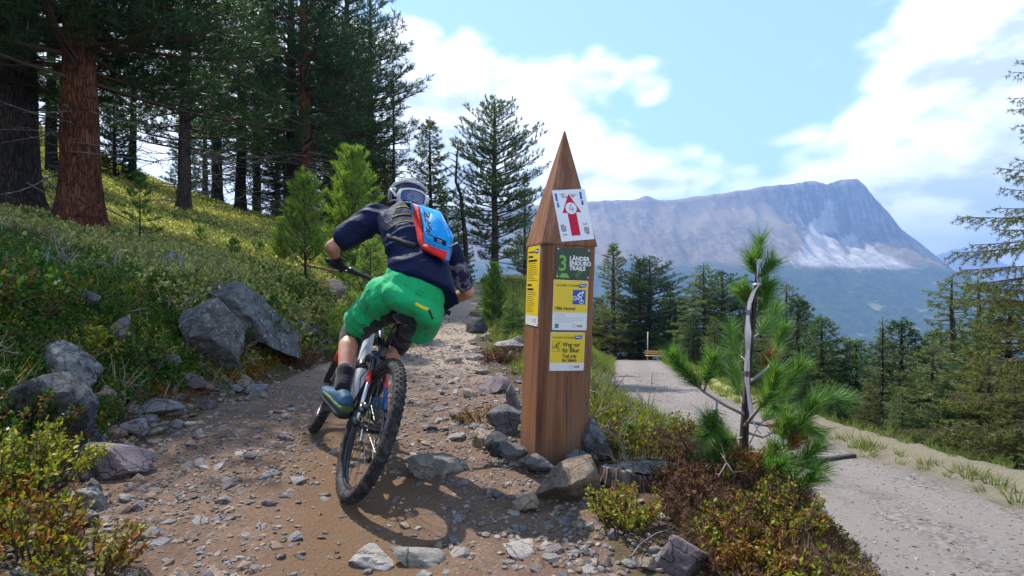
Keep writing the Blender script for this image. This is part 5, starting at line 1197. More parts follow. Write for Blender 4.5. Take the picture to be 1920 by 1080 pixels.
def snag():                             # dead tree
    d = 25; x = (868 - 960) / F * d; zb = hz(x, d); top = CAMZ + (540 - 262) / F * d; Ht = top - zb; g = np.random.default_rng(5)
    o = empty('dead_tree', (x, d, zb)); tag(o, 'bare dead snag with broken crooked top behind the rider', 'tree')
    zz = np.linspace(-.3, Ht, 12); pts = np.stack([.12 * np.sin(zz * 1.1) - .05 * zz * (zz > Ht * .7), .05 * zz, zz], -1); V, Fc = tubes([(pts, np.linspace(.14, .03, 12))], 8); link('trunk', mesh_np('trunk', V, Fc, True), 'bark_grey', o)
    ws = []
    for b in range(16):
        z = Ht * (.3 + .68 * g.random()); p = np.array([np.interp(z, zz, pts[:, i]) for i in range(3)]); dr = unit(np.array([g.normal(), g.normal(), .5 + .4 * g.random()])); L = .4 + .9 * g.random(); ws.append((p + dr * (np.linspace(0, 1, 5) * L)[:, None] + np.array([0, 0, .1]) * np.sin(np.linspace(0, 3, 5))[:, None] * L, np.linspace(.03, .008, 5)))
    V, Fc = tubes(ws, 4); link('branches', mesh_np('branches', V, Fc, True), 'bark_grey', o)
snag()
# ------------------------------------------------------------------ young pine with the tape, right foreground
def ribbon_pine():
    d = 3.0; base = P(1392, 893, d); base.z = hz(base.x, d) - .05; o = empty('young_pine', base); tag(o, 'young pine with white tape tied to its top, right of the post', 'tree'); g = np.random.default_rng(8)
    def L(px, py, dd): return np.array(P(px, py, dd) - base)
    tp = [np.array([0, 0, 0.]), L(1396, 800, d), L(1402, 690, d + .02), L(1412, 600, d + .03), L(1418, 530, d + .03), L(1422, 475, d + .03)]
    V, Fc = tubes([(tp, [.026, .022, .017, .013, .009, .005])], 10); link('trunk', mesh_np('trunk', V, Fc, True), 'bark_grey', o)
    br = [  # branch: list of (px, py, depth)
        [(1396, 778, 3.0), (1360, 760, 2.9), (1320, 735, 2.82), (1285, 700, 2.78), (1262, 668, 2.76)], [(1320, 735, 2.82), (1330, 700, 2.74), (1338, 672, 2.7)], [(1345, 752, 2.86), (1340, 790, 2.75), (1325, 815, 2.7)],
        [(1394, 860, 3.0), (1370, 838, 2.9), (1350, 815, 2.8), (1330, 790, 2.74)], [(1394, 820, 3.0), (1360, 830, 2.86), (1335, 850, 2.8)], [(1392, 845, 3.0), (1430, 850, 2.9), (1470, 840, 2.82), (1500, 800, 2.76), (1525, 760, 2.74)],
        [(1398, 760, 3.0), (1440, 745, 3.05), (1480, 715, 3.0), (1500, 690, 2.98)], [(1400, 720, 3.0), (1440, 690, 3.2), (1460, 650, 3.3), (1468, 620, 3.3)], [(1398, 790, 3.0), (1450, 800, 2.9), (1500, 770, 2.85), (1545, 745, 2.85), (1580, 752, 2.86)],
        [(1394, 872, 3.0), (1440, 885, 2.85), (1490, 870, 2.75), (1530, 842, 2.7)], [(1394, 880, 3.0), (1440, 905, 2.8), (1480, 925, 2.68), (1522, 900, 2.6)], [(1403, 680, 3.02), (1380, 660, 3.15), (1370, 620, 3.25)], [(1405, 640, 3.03), (1440, 610, 3.15), (1452, 580, 3.2)],
        [(1410, 600, 3.03), (1432, 570, 3.0), (1440, 540, 2.98)], [(1412, 590, 3.03), (1398, 560, 3.06), (1392, 545, 3.06)], [(1394, 850, 3.0), (1420, 800, 3.2), (1450, 770, 3.3), (1470, 740, 3.3)], [(1395, 800, 3.0), (1420, 770, 2.8), (1445, 735, 2.7), (1455, 700, 2.66)], [(1397, 770, 3.), (1385, 730, 3.2), (1375, 690, 3.3)],
        [(1470, 840, 2.82), (1465, 810, 2.8), (1475, 785, 2.78)], [(1440, 885, 2.85), (1448, 862, 2.8), (1452, 840, 2.78)], [(1490, 870, 2.75), (1515, 875, 2.7), (1535, 880, 2.66)], [(1394, 868, 3.0), (1425, 862, 2.8), (1450, 880, 2.66), (1468, 872, 2.6)], [(1396, 810, 3.), (1430, 820, 3.2), (1470, 800, 3.3), (1505, 815, 3.3)], [(1500, 770, 2.85), (1515, 800, 2.8), (1535, 812, 2.78)], [(1440, 745, 3.05), (1455, 765, 3.0), (1478, 770, 2.96)], [(1394, 870, 3.0), (1375, 878, 2.85), (1352, 870, 2.76)]]
    wood, TP, TD = [], [], []
    for b in br:
        pts = np.array([L(*q) for q in b]); n = len(pts); wood.append((pts, np.linspace(.009 if n > 3 else .006, .004, n)))
        seg = np.linalg.norm(np.diff(pts, axis=0), axis=1); cum = np.concatenate([[0], seg.cumsum()]); tot = cum[-1]; need = min(.24, tot * .75)
        for s in np.arange(tot - need, tot + .001, .010):
            TP.append([np.interp(s, cum, pts[:, i]) for i in range(3)]); dv = [np.interp(min(tot, s + .03), cum, pts[:, i]) - np.interp(s - .03, cum, pts[:, i]) for i in range(3)]; TD.append(dv)
    for a, c in (((1420, 505, 3.03), (1424, 455, 3.03)), ((1418, 520, 3.03), (1408, 488, 3.0)), ((1418, 525, 3.03), (1446, 495, 3.0)), ((1416, 560, 3.03), (1436, 538, 3.0)), ((1415, 565, 3.03), (1398, 550, 3.04))):
        a, c = L(*a), L(*c); wood.append(([a, (a + c) / 2, c], [.006, .005, .004]))
        for s in np.linspace(.1, 1, 12): TP.append(a + (c - a) * s); TD.append(c - a)
    V, Fc = needles(TP, TD, 26, .105, .0017, .66, .12, .02, 3, .3); link('crown', mesh_np('crown', V, Fc), 'needles_fresh', o)
    V, Fc = tubes(wood, 6); link('branches', mesh_np('branches', V, Fc, True), 'twig_pale', o)
    TP, TD = [], []
    for a, c in (((1430, 790, 2.92), (1475, 815, 2.86)), ((1440, 800, 2.9), (1470, 790, 2.88)), ((1425, 690, 3.0), (1440, 672, 2.98)), ((1470, 850, 2.8), (1490, 830, 2.76))):
        a, c = L(*a), L(*c)
        for s in np.linspace(.1, 1, 14): TP.append(a + (c - a) * s); TD.append(c - a)
    V, Fc = needles(TP, TD, 16, .085, .0017, .5, -.1, .02, 5, .25); link('dead_needles', mesh_np('dead_needles', V, Fc), 'needles_brown', o)
    # the tape: knotted round the leader, hanging down the stem
    b = [(1424, 486, 2.99, .020), (1421, 505, 2.97, .016), (1419, 520, 2.97, .010), (1421, 536, 2.96, .010), (1412, 548, 2.95, .014), (1405, 570, 2.94, .019), (1402, 600, 2.93, .021), (1402, 640, 2.93, .017), (1401, 680, 2.93, .013), (1401, 715, 2.93, .012), (1404, 745, 2.92, .011), (1408, 775, 2.90, .012), (1414, 795, 2.88, .010), (1420, 806, 2.87, .012), (1426, 812, 2.87, .006)]
    V, Fc, uv = [], [], []; pts = [P(x, y, dd) for x, y, dd, _ in b]; cum = [0]
    fine = []
    for i in range(len(b) - 1):
        for k in range(4): fine.append((pts[i].lerp(pts[i + 1], k / 4), b[i][3] + (b[i + 1][3] - b[i][3]) * k / 4))
    fine.append((pts[-1], b[-1][3])); ln = 0
    for i, (p, wd) in enumerate(fine):
        ln += (fine[i][0] - fine[i - 1][0]).length if i else 0; tw = .9 * math.sin(ln * 8) + .4 * math.sin(ln * 23); sd = Vector((math.cos(tw), math.sin(tw) * .8, .1 * math.sin(ln * 15)))
        for k in range(5):
            q = (k - 2) / 2; V.append(p + sd * wd * q + Vector((0, -.004 * math.cos(q * 2.6 + ln * 20), 0))); uv.append((k / 4, ln))
    for i in range(len(fine) - 1):
        for k in range(4): Fc.append((i * 5 + k, i * 5 + k + 1, (i + 1) * 5 + k + 1, (i + 1) * 5 + k))
    me = mesh_py('barrier_tape', V, Fc, True); ul = me.uv_layers.new(name='UVMap')
    for lp in me.loops: ul.data[lp.index].uv = uv[lp.vertex_index]
    to = link('barrier_tape', me, 'barrier_tape'); tag(to, 'white tape with red and blue print hanging down the young pine\'s stem', 'tape'); m = to.modifiers.new('thick', 'SOLIDIFY'); m.thickness = .0008
    kb = MB(); kb.ring(P(1420, 534, 3.0), (0, .2, 1), .016, .007, 20, 8); kb.build('knot', 'print_white', to, smooth=True)
ribbon_pine()
# ------------------------------------------------------------------ shrubs
def bush_data(seed, n, h, spread, leaf, kind='leaf', bare=.25, lpn=26, droop=0):
    g = np.random.default_rng(seed); wood, LP, LD = [], [], []
    for k in range(n):
        a = g.random() * 6.28; r = math.sqrt(g.random()) * spread; tip = np.array([math.cos(a) * r, math.sin(a) * r, h * (1 - .45 * (r / spread) ** 2) * (.7 + .45 * g.random())]); st = np.array([math.cos(a) * r * .35, math.sin(a) * r * .35, -.02]); mid = (st + tip) / 2 + g.normal(size=3) * h * .10
        wood.append(([st, mid, tip], [.004 + h * .006, .003 + h * .003, .0015])); m = lpn
        for q in range(m):
            s = bare + (1 - bare) * g.random() ** .7; p = st * (1 - s) ** 2 + 2 * mid * s * (1 - s) + tip * s * s; LP.append(p + g.normal(size=3) * leaf * .35); LD.append((tip - mid) / h + g.normal(size=3) * .8)
    return wood, np.array(LP), np.array(LD)
def bush(name, label, cat, pos, seed, n, h, spread, leaf, wd, mat, lpn=26, wood='twig_bark', group=None, needle=False, second=None):
    o = empty(name, pos); tag(o, label, cat, group); w_, LP, LD = bush_data(seed, n, h, spread, leaf, lpn=lpn)
    V, Fc = tubes(w_, 4); link('stems', mesh_np('stems', V, Fc, True), wood, o)
    if second:
        g = np.random.default_rng(seed); k = g.random(len(LP)) < second[1] * (.4 + 1.2 * (vn3(LP * 7 + 50, seed) > .5)); V, Fc = leaves(LP[k], LD[k], leaf, wd, seed + 1); link('turned_leaves', mesh_np('turned_leaves', V, Fc), second[0], o); LP, LD = LP[~k], LD[~k]
    V, Fc = needles(LP, LD, 3, leaf, wd, .5, .2, leaf * .3, seed) if needle else leaves(LP, LD, leaf, wd, seed); link('leaves', mesh_np('leaves', V, Fc), mat, o)
    return o
def spot(px, py, dz=0): q = G(px, py); q.z += dz; return q
SH = 'dwarf shrubs at the trail edge'
for px, py, sd, n, h, sp, lf, wd, mat, lab, sec in (
    (45, 1045, 1, 60, .24, .30, .024, .0065, 'leaf_yellowgreen', 'yellow-green shrub with orange leaf tips in the bottom left corner', ('leaf_rust', .35)),
    (40, 930, 2, 80, .30, .36, .026, .0065, 'leaf_yellowgreen', 'sunlit yellow-green shrub above the corner one', ('leaf_yellowgreen', .2)),
    (25, 830, 3, 70, .30, .36, .026, .0065, 'leaf_green', 'green shrub with orange tips below the dark left boulder', ('leaf_rust', .25)),
    (180, 1070, 4, 36, .16, .22, .020, .006, 'leaf_yellowgreen', 'low shrub with red-orange leaves at the bottom edge on the left', ('leaf_rust', .5)),
    (40, 600, 5, 40, .45, .40, .045, .010, 'leaf_green', 'tall loose alpenrose with long leaves and a few orange ones at the left edge', ('leaf_rust', .15)),
    (150, 690, 6, 30, .30, .28, .035, .009, 'leaf_yellowgreen', 'light-green alpenrose growing over the left boulders', None),
    (420, 655, 7, 50, .28, .32, .028, .007, 'leaf_green', 'dark green shrub at the foot of the big boulder', ('leaf_rust', .12)),
    (500, 650, 8, 70, .40, .42, .026, .007, 'leaf_green', 'rounded shrub under the sloping ledge with yellow-brown patches', ('leaf_rust', .2)),
    (250, 690, 9, 50, .32, .36, .028, .007, 'leaf_green', 'green shrub between the left boulders and the big boulder', ('leaf_yellowgreen', .3)),
    (560, 690, 10, 50, .30, .30, .022, .006, 'heath_brown', 'brown heather hanging over the bank left of the front wheel', ('leaf_rust', .3))):
    q = spot(px, py); bush('shrub', lab, 'shrub', q, sd, n, h, sp, lf, wd, mat, 30, group=SH, second=sec)
for px, py, sd, n, h, sp, lf, wd, mat, lab, sec in (
    (1165, 985, 21, 60, .17, .19, .016, .0045, 'leaf_yellowgreen', 'low yellow-green bilberry clump in front of the stump', ('leaf_rust', .3)),
    (1462, 1000, 22, 60, .20, .20, .018, .005, 'leaf_yellowgreen', 'green-gold shrub on the right side of the mound below the ribbon pine', ('leaf_rust', .2)),
    (1300, 930, 23, 44, .15, .22, .020, .003, 'heath_brown', 'dry reddish-brown heather in the middle of the mound', ('leaf_rust', .4)),
    (1380, 1005, 24, 50, .14, .22, .018, .003, 'heath_brown', 'dark tangled dry heather on the front of the mound', ('leaf_rust', .5)),
    (1380, 920, 25, 50, .22, .22, .022, .003, 'leaf_rust', 'rust-orange heather round the foot of the ribbon pine', ('leaf_yellowgreen', .35)),
    (1440, 925, 26, 60, .20, .22, .018, .0045, 'leaf_green', 'dark green bilberry right of the ribbon pine stem', ('leaf_yellowgreen', .4)),
    (1520, 1062, 27, 40, .10, .16, .018, .003, 'heath_brown', 'grey-brown heather at the lower right end of the mound', None),
    (1410, 1065, 28, 50, .14, .22, .018, .004, 'leaf_rust', 'rust-red shrub at the bottom of the mound', ('leaf_yellowgreen', .3)),
    (1262, 925, 29, 40, .07, .15, .016, .003, 'heath_brown', 'dry brown roots and heather right below the stump', ('leaf_yellowgreen', .15)),
    (1305, 850, 33, 40, .20, .14, .018, .003, 'leaf_rust', 'reddish twiggy shrub right behind the stump', ('leaf_yellowgreen', .25)),
    (905, 790, 30, 50, .10, .22, .016, .003, 'leaf_rust', 'orange-brown dry grass clump left of the post', ('leaf_yellowgreen', .25)),
    (935, 680, 31, 60, .20, .30, .022, .003, 'heath_brown', 'purplish-red heather on the trail edge left of the post', ('leaf_rust', .3)),
    (1135, 790, 32, 50, .16, .20, .018, .005, 'leaf_yellowgreen', 'yellow-leaved shrub on the verge just right of the post', ('leaf_rust', .2))):
    q = spot(px, py); bush('shrub', lab, 'shrub', q, sd, n, h, sp, lf, wd, mat, 34, group=SH, second=sec, wood='twig_red' if 'heath' in mat or 'rust' in mat else 'twig_bark', needle=mat == 'heath_brown')
def twig(label, pts, r, mat='twig_bark', tuft=None):
    p = [P(*q) for q in pts]; o = MB(); o.tube(p, list(np.linspace(r, r * .5, len(p))), 6); ob = o.build('twig', mat, smooth=True); tag(ob, label, 'twig')
    if tuft:
        TP = [np.array(p[-1] - (p[-1] - p[-2]).normalized() * .02 * k) for k in range(4)]; V, Fc = needles(TP, [np.array(p[-1] - p[-2])] * 4, 16, .05, .0011, .7, .3, .02, 2); link('needles', mesh_np('needles', V, Fc), 'needles_fresh', ob)
twig('thin bare twig leaning over the verge right of the post', [(1205, 862, 3.3), (1170, 820, 3.4), (1150, 800, 3.45)], .004)
twig('red-tipped broken twig pointing right behind the post', [(1130, 800, 3.6), (1150, 797, 3.6), (1167, 789, 3.6)], .006, 'twig_red')
twig('small sprout with a needle tuft on the road verge', [(1225, 850, 3.2), (1235, 825, 3.25), (1248, 805, 3.25), (1255, 793, 3.25)], .004, 'twig_red', True)
twig('pale dead twig lying across the mound front', [(1178, 1052, 2.2), (1200, 1020, 2.25), (1230, 1000, 2.3), (1262, 990, 2.35)], .0035, 'twig_pale')
twig('grey twig standing up on the mound right of the pine', [(1462, 985, 2.6), (1455, 940, 2.66), (1452, 905, 2.68), (1440, 885, 2.7)], .004, 'twig_pale')
# ------------------------------------------------------------------ ground cover (stuff)
PROTO = {}
def proto_col(name, objs):
    c = bpy.data.collections.new(name); 
    for o in objs: c.objects.link(o)
    PROTO[name] = c; return c
def proto_obj(name, V, Fc, mat, smooth=False):
    me = mesh_np(name, V, Fc, smooth); me.materials.append(MATS[mat]); return bpy.data.objects.new(name, me)
def sprigs(cname, mat, n, h, sp, leaf, wd, lpn, k=4, needle=False):
    ob = []
    for q in range(k):
        w_, LP, LD = bush_data(100 + q * 7, n, h, sp, leaf, lpn=lpn, bare=.1); V, Fc = needles(LP, LD, 3, leaf, wd, .5, .3, leaf * .3, q) if needle else leaves(LP, LD, leaf, wd, q); ob.append(proto_obj(cname + '_sprig', V, Fc, mat))
    proto_col(cname, ob)
def blades(cname, mat, n, h, sp, k=4):
    ob = []
    for q in range(k):
        g = np.random.default_rng(300 + q); a = g.random(n) * 6.28; r = np.sqrt(g.random(n)) * sp; p = np.stack([np.cos(a) * r, np.sin(a) * r, np.zeros(n) - .01], -1); d = np.stack([np.cos(a) * .5, np.sin(a) * .5, np.ones(n)], -1) + g.normal(size=(n, 3)) * .3; V, Fc = needles(p, d, 1, h, .0035, .25, .2, 0, q, .5); ob.append(proto_obj(cname + '_tuft', V, Fc, mat))
    proto_col(cname, ob)
sprigs('green', 'leaf_green', 12, .15, .11, .024, .0065, 15); sprigs('yellow', 'leaf_yellowgreen', 12, .13, .10, .021, .006, 15); sprigs('meadow', 'leaf_meadow', 10, .10, .11, .022, .007, 14); sprigs('rust', 'leaf_rust', 9, .10, .09, .02, .005, 13); sprigs('heath', 'heath_brown', 12, .10, .11, .022, .0016, 12, needle=True); blades('grass', 'grass_blade', 46, .10, .07); blades('straw', 'straw', 26, .15, .05)
def gn_group(col, name):
    ng = bpy.data.node_groups.new(name, 'GeometryNodeTree'); ng.interface.new_socket('Geometry', in_out='INPUT', socket_type='NodeSocketGeometry'); ng.interface.new_socket('Geometry', in_out='OUTPUT', socket_type='NodeSocketGeometry')
    n, l = ng.nodes, ng.links; gi = n.new('NodeGroupInput'); go = n.new('NodeGroupOutput'); iop = n.new('GeometryNodeInstanceOnPoints'); ci = n.new('GeometryNodeCollectionInfo'); ci.inputs['Collection'].default_value = col; ci.inputs['Separate Children'].default_value = True; ci.inputs['Reset Children'].default_value = True
    sa = n.new('GeometryNodeInputNamedAttribute'); sa.data_type = 'FLOAT'; sa.inputs['Name'].default_value = 'scl'; ra = n.new('GeometryNodeInputNamedAttribute'); ra.data_type = 'FLOAT_VECTOR'; ra.inputs['Name'].default_value = 'rot'
    l.new(gi.outputs[0], iop.inputs['Points']); l.new(ci.outputs[0], iop.inputs['Instance']); iop.inputs['Pick Instance'].default_value = True; l.new(sa.outputs[0], iop.inputs['Scale'])
    er = n.new('FunctionNodeEulerToRotation'); l.new(ra.outputs[0], er.inputs[0]); l.new(er.outputs[0], iop.inputs['Rotation']); l.new(iop.outputs[0], go.inputs[0]); return ng
def scatter(name, label, pts, scl, col, tilt=.3, seed=0, flat=None):
    g = np.random.default_rng(seed); me = bpy.data.meshes.new(name); n = len(pts); me.vertices.add(n); me.vertices.foreach_set('co', np.asarray(pts, np.float32).ravel())
    a = me.attributes.new('scl', 'FLOAT', 'POINT'); a.data.foreach_set('value', np.asarray(scl, np.float32)); a = me.attributes.new('rot', 'FLOAT_VECTOR', 'POINT'); rot = np.stack([g.normal(size=n) * tilt, g.normal(size=n) * tilt, g.random(n) * 6.283], -1).astype(np.float32); a.data.foreach_set('vector', rot.ravel())
    o = link(name, me); tag(o, label, None, None, 'stuff'); m = o.modifiers.new('scatter', 'NODES'); m.node_group = gn_group(PROTO[col], name + '_nodes'); return o
def pts_in(n, x0, x1, y0, y1, seed, dens=None, near=1.0):
    g = np.random.default_rng(seed); x = x0 + (x1 - x0) * g.random(n); y = y0 + (y1 - y0) * g.random(n) ** near; pm_, rm_ = masks(x, y); k = ~pm_ & ~rm_
    # keep what the land shows towards the camera half space
    k &= np.abs(x) < y * 1.05 + 1.2
    x, y = x[k], y[k]
    if dens is not None:
        q = dens(x, y) > g.random(len(x)); x, y = x[q], y[q]
    return np.stack([x, y, H(x, y)], -1), g
def bank(x, y): return np.interp(y, *XL) - x
N2 = lambda x, y, s, sd: fbm(np.stack([x * s, y * s, 0 * x], -1), 3, sd) + .5
p, g = pts_in(80000, -9, -1.4, 1.6, 10.5, 1, lambda x, y: sm((bank(x, y) - .15) / .35) * sm((N2(x, y, .9, 41) - .30) / .12) * (.12 + .88 * sm((7.6 - y - .5 * (x + 4)) / 2)) * sm((y - 2.0) / .9))
scatter('green_shrub_cover', 'dense low green alpine shrubs covering the left bank', p, .45 + .65 * g.random(len(p)) ** 1.5, 'green', .45, 1)
p, g = pts_in(26000, -8, -1.4, 1.6, 11, 2, lambda x, y: sm((bank(x, y) - .1) / .3) * sm((N2(x, y, 1.1, 55) - .46) / .1))
scatter('yellow_shrub_cover', 'yellow-green alpine shrubs in patches on the left bank', p, .5 + .6 * g.random(len(p)), 'yellow', .45, 2)
p, g = pts_in(9000, -8, -1.4, 1.6, 12, 3, lambda x, y: sm((bank(x, y) - .05) / .2) * sm((N2(x, y, 1.6, 77) - .56) / .06))
scatter('rust_shrub_cover', 'scattered rust-coloured shrub leaves on the left bank', p, .7 + .6 * g.random(len(p)), 'rust', .4, 3)
p, g = pts_in(70000, -24, 0, 4.8, 40, 4, lambda x, y: sm((bank(x, y) - .2) / .5) * sm((y + .5 * (x + 4) - 5.2) / 2.5), near=1.4)
scatter('meadow_cover', 'pale sunlit low meadow shrubs on the hillside under the pines', p, (.9 + .9 * g.random(len(p))) * (1 + p[:, 1] / 22), 'meadow', .3, 4)
p, g = pts_in(16000, -14, .5, 5.0, 26, 5, lambda x, y: sm((bank(x, y) - .2) / .5) * sm((N2(x, y, .7, 91) - .60) / .08))
scatter('heath_cover', 'green shrub patches on the hillside meadow', p, (.9 + .6 * g.random(len(p))) * (1 + p[:, 1] / 22), 'green', .3, 5)
vergex = lambda x, y: sm((x - np.interp(y, *XR) - .25) / .3) * sm((np.interp(y, *XRL) + .25 - x) / .3)
p, g = pts_in(30000, -1.5, 9, 3.6, 50, 6, lambda x, y: vergex(x, y) * sm((N2(x, y, .8, 13) - .25) / .15), near=2.2)
scatter('verge_grass', 'light green grass on the slope between trail and gravel road', p, (.35 + .5 * g.random(len(p))) * (1 + p[:, 1] / 9), 'grass', .3, 6)
p, g = pts_in(3200, -1.2, 3, 3.4, 14, 7, lambda x, y: vergex(x, y) * sm((N2(x, y, 1.3, 29) - .53) / .08), near=1.5)
scatter('verge_shrub_cover', 'low yellow-green shrubs on the slope beside the road', p, .6 + .6 * g.random(len(p)), 'yellow', .35, 7)
p, g = pts_in(5000, .3, 2.0, 1.8, 3.7, 8, lambda x, y: vergex(x, y) * (((x - .68) / .33) ** 2 + ((y - 2.95) / .42) ** 2 > 1) * sm((N2(x, y, 2.2, 37) - .35) / .1))
scatter('heather_cover', 'dry brown heather tangled over the mound', p, .6 + .6 * g.random(len(p)), 'heath', .5, 8)
p, g = pts_in(22000, 4.2, 30, 2, 60, 9, lambda x, y: sm((x - np.interp(y, *XRR) + .1) / .2) * (1 - .9 * sm((x - np.interp(y, *XRR) - .25) / .1) * sm((np.interp(y, *XRR) + .65 - x) / .1)) * sm((N2(x, y, .9, 67) - .3) / .12), near=1.4)
scatter('berm_grass', 'grass and weeds on the berm and slope beyond the gravel road', p, (.4 + .8 * g.random(len(p))) * (1 + p[:, 1] / 16), 'grass', .3, 9)

p, g = pts_in(1500, -.6, 2.1, 1.8, 7, 10, lambda x, y: vergex(x, y) * sm((N2(x, y, 2.6, 17) - .42) / .1), near=1.6)
scatter('dry_grass', 'dry straw-coloured grass tufts on the mound and verge', p, .35 + .5 * g.random(len(p)), 'straw', .5, 10)
p, g = pts_in(5000, -9, -1.4, 2.2, 14, 11, lambda x, y: sm((bank(x, y) - .1) / .3) * sm((N2(x, y, 1.4, 23) - .5) / .1), near=1.2)
scatter('bank_grass', 'thin pale grass blades between the shrubs of the left bank', p, .7 + 1.0 * g.random(len(p)), 'straw', .5, 11)
p, g = pts_in(2600, .3, 1.9, 1.8, 3.6, 12, lambda x, y: vergex(x, y) * sm((N2(x, y, 2.2, 63) - .48) / .08))
scatter('mound_shrub_cover', 'small yellow-green bilberry leaves on the mound', p, .45 + .5 * g.random(len(p)), 'yellow', .45, 12)

def twig_protos():
    ob = []
    for q in range(4):
        g = np.random.default_rng(700 + q); ws = []
        for k in range(5):
            a = g.random() * 6.28; tip = np.array([math.cos(a) * .12, math.sin(a) * .12, .10 + .12 * g.random()]); mid = tip * .5 + g.normal(size=3) * .02; ws.append(([np.array([0, 0, -.02]), mid, tip], [.0032, .0024, .0012]))
            for e in range(2): m2 = mid + (tip - mid) * g.random(); ws.append(([m2, m2 + unit(g.normal(size=3) + np.array([0, 0, .6])) * .06], [.0016, .0008]))
        V, Fc = tubes(ws, 3); ob.append(proto_obj('twig_sprig', V, Fc, 'twig_pale' if q % 2 else 'twig_bark'))
    proto_col('twigs', ob)
twig_protos()
p, g = pts_in(5200, -8, 2.0, 1.7, 11, 13, lambda x, y: np.where(x < -1, sm((bank(x, y) + .05) / .2) * .6, vergex(x, y) * (x < 1.15) * .6) * sm((N2(x, y, 1.7, 71) - .42) / .1), near=1.3)
scatter('dead_twigs', 'bare dead twigs sticking out of the shrubs on both trail sides', p, .6 + 1.1 * g.random(len(p)), 'twigs', .7, 13)
# ------------------------------------------------------------------ rocks
def ico(sub):
    bm = bmesh.new(); bmesh.ops.create_icosphere(bm, subdivisions=sub, radius=1); bm.verts.ensure_lookup_table()
    V = np.array([v.co[:] for v in bm.verts]); Fc = np.array([[v.index for v in f.verts] for f in bm.faces]); bm.free(); return V, Fc
ICO = {k: ico(k) for k in (1, 2, 3, 4, 5)}
def rock_mesh(seed, sub, planes=11, rough=.06, sharp=14, name='stone', scale=(1, 1, 1)):
    g = np.random.default_rng(seed); D, Fc = ICO[sub]; planes += 5; n = unit(g.normal(size=(planes, 3)) * np.array((1, 1, .8))); off = .50 + .50 * g.random(planes)
    d = np.maximum(D @ n.T, 1e-3) / off; sharp = 60; r = 1 / np.maximum(d.max(1) * ((d / d.max(1, keepdims=True)) ** sharp).sum(1) ** (1 / sharp), .66)
    V = D * r[:, None]
    if sub > 2:
        lay = fbm(V * np.array((1.2, 1.2, 7)) + seed, 3, seed + 9); V = V * (1 + rough * 1.3 * fbm(V * 2.6 + seed, 4, seed) + rough * .9 * lay + rough * .8 * fbm(V * 9 + seed, 3, seed + 3))[:, None]
    ext = V.max(0) - V.min(0); V = (V - (V.max(0) + V.min(0)) / 2) / ext
    me = mesh_np(name, V * np.array(scale), Fc, True); shade_auto(me, 24 if sub < 4 else 32); return me    # unit bounding box times scale
def boulder(label, px, py, wpx, hpx, mat, seed, depth=1.0, sub=4, rot=(0, 0, 0), sink=.18, planes=11, name='boulder', d=None, dz=0, rough=.10, cat='rock', group=None):
    q = G(px, py) if d is None else Vector(((px - 960) / F * d, d, hz((px - 960) / F * d, d))); k = q.y / F; w_, h_ = wpx * k, hpx * k
    me = rock_mesh(seed, sub, planes, rough, 14, name, (w_, w_ * depth, h_ * (1 + sink))); o = link(name, me, mat)
    o.location = (q.x, q.y + w_ * depth * .30, q.z + h_ * (1 + sink) / 2 - h_ * sink + dz); o.rotation_euler = tuple(R(a) for a in rot); tag(o, label, cat, group); return o
B = boulder
B('big grey lichened boulder standing upright on the left trail edge', 376, 700, 122, 140, 'boulder_stone', 3, .9, 5, (0, 4, 20), .15)
B('long grey-blue rock ledge sloping down to the right beside the big boulder', 455, 610, 235, 74, 'boulder_stone', 8, .7, 5, (0, 37, 8), .3, d=6.0, dz=.10)
B('low grey rock top behind the ledge', 302, 545, 78, 44, 'boulder_stone', 5, .8, 4, (0, 8, 0), .6, d=6.6, dz=.02)
B('dark speckled boulder at the left edge, upper of two', 100, 745, 120, 95, 'boulder_stone', 6, .9, 5, (0, 10, 0), .15)
B('dark speckled boulder at the left edge, lower of two', 50, 815, 175, 115, 'dark_stone', 7, .8, 5, (0, 14, 10), .15)
B('pointed purple-grey rock in the shrubs between the boulders', 215, 668, 42, 62, 'purple_stone', 9, .8, 4, (0, 0, 0), .2, dz=.06)
B('small blue-grey rock peeking out of the left shrubs', 165, 600, 45, 26, 'boulder_stone', 10, .8, 3, (0, 0, 0), .2, dz=.12)
B('flat-topped purplish block lying on the left trail edge', 203, 895, 135, 62, 'purple_stone', 12, .75, 4, (4, 4, -12), .12, planes=8, rough=.03)
B('tan squared stone at the foot of the left boulders', 180, 770, 46, 42, 'tan_stone', 13, .9, 3, (0, 0, 20), .1)
B('long flat grey slab in the stone pile on the left', 292, 785, 86, 34, 'grey_stone', 14, .7, 4, (0, 5, 15), .1, planes=8)
B('dark flat rock half buried under the big boulder', 347, 727, 70, 26, 'purple_stone', 15, .7, 4, (0, 0, 5), .2)
B('wide flat tan stone on the trail right of the rear wheel', 815, 893, 120, 34, 'pale_slab', 16, .8, 4, (0, 4, -8), .6, planes=9)
B('flat pale stone slab at the bottom edge, left of two', 690, 1066, 105, 20, 'pale_slab', 17, 1.1, 4, (3, 4, 30), 1.2, planes=8)
B('flat pale stone slab at the bottom edge, right of two', 782, 1064, 112, 24, 'pale_slab', 18, .6, 4, (0, 6, -18), .8, planes=8)
B('blue-white flat rock set flush in the trail', 992, 1046, 100, 10, 'pale_slab', 19, 1.1, 4, (0, 0, 10), 3, planes=9)
B('big rounded tan boulder in front of the stump', 1068, 945, 132, 74, 'tan_stone', 20, .85, 5, (0, -6, 0), .15)
B('tan stone left of the big tan boulder', 985, 963, 54, 36, 'tan_stone', 21, .8, 3, (0, 5, 0), .12)
B('greenish grey stone propped under the post\'s near corner', 1006, 892, 72, 36, 'grey_stone', 22, .7, 4, (0, -4, 0), .12)
B('grey stone left of the greenish one at the post foot', 960, 872, 58, 36, 'grey_stone', 23, .8, 3, (0, 10, 10), .15)
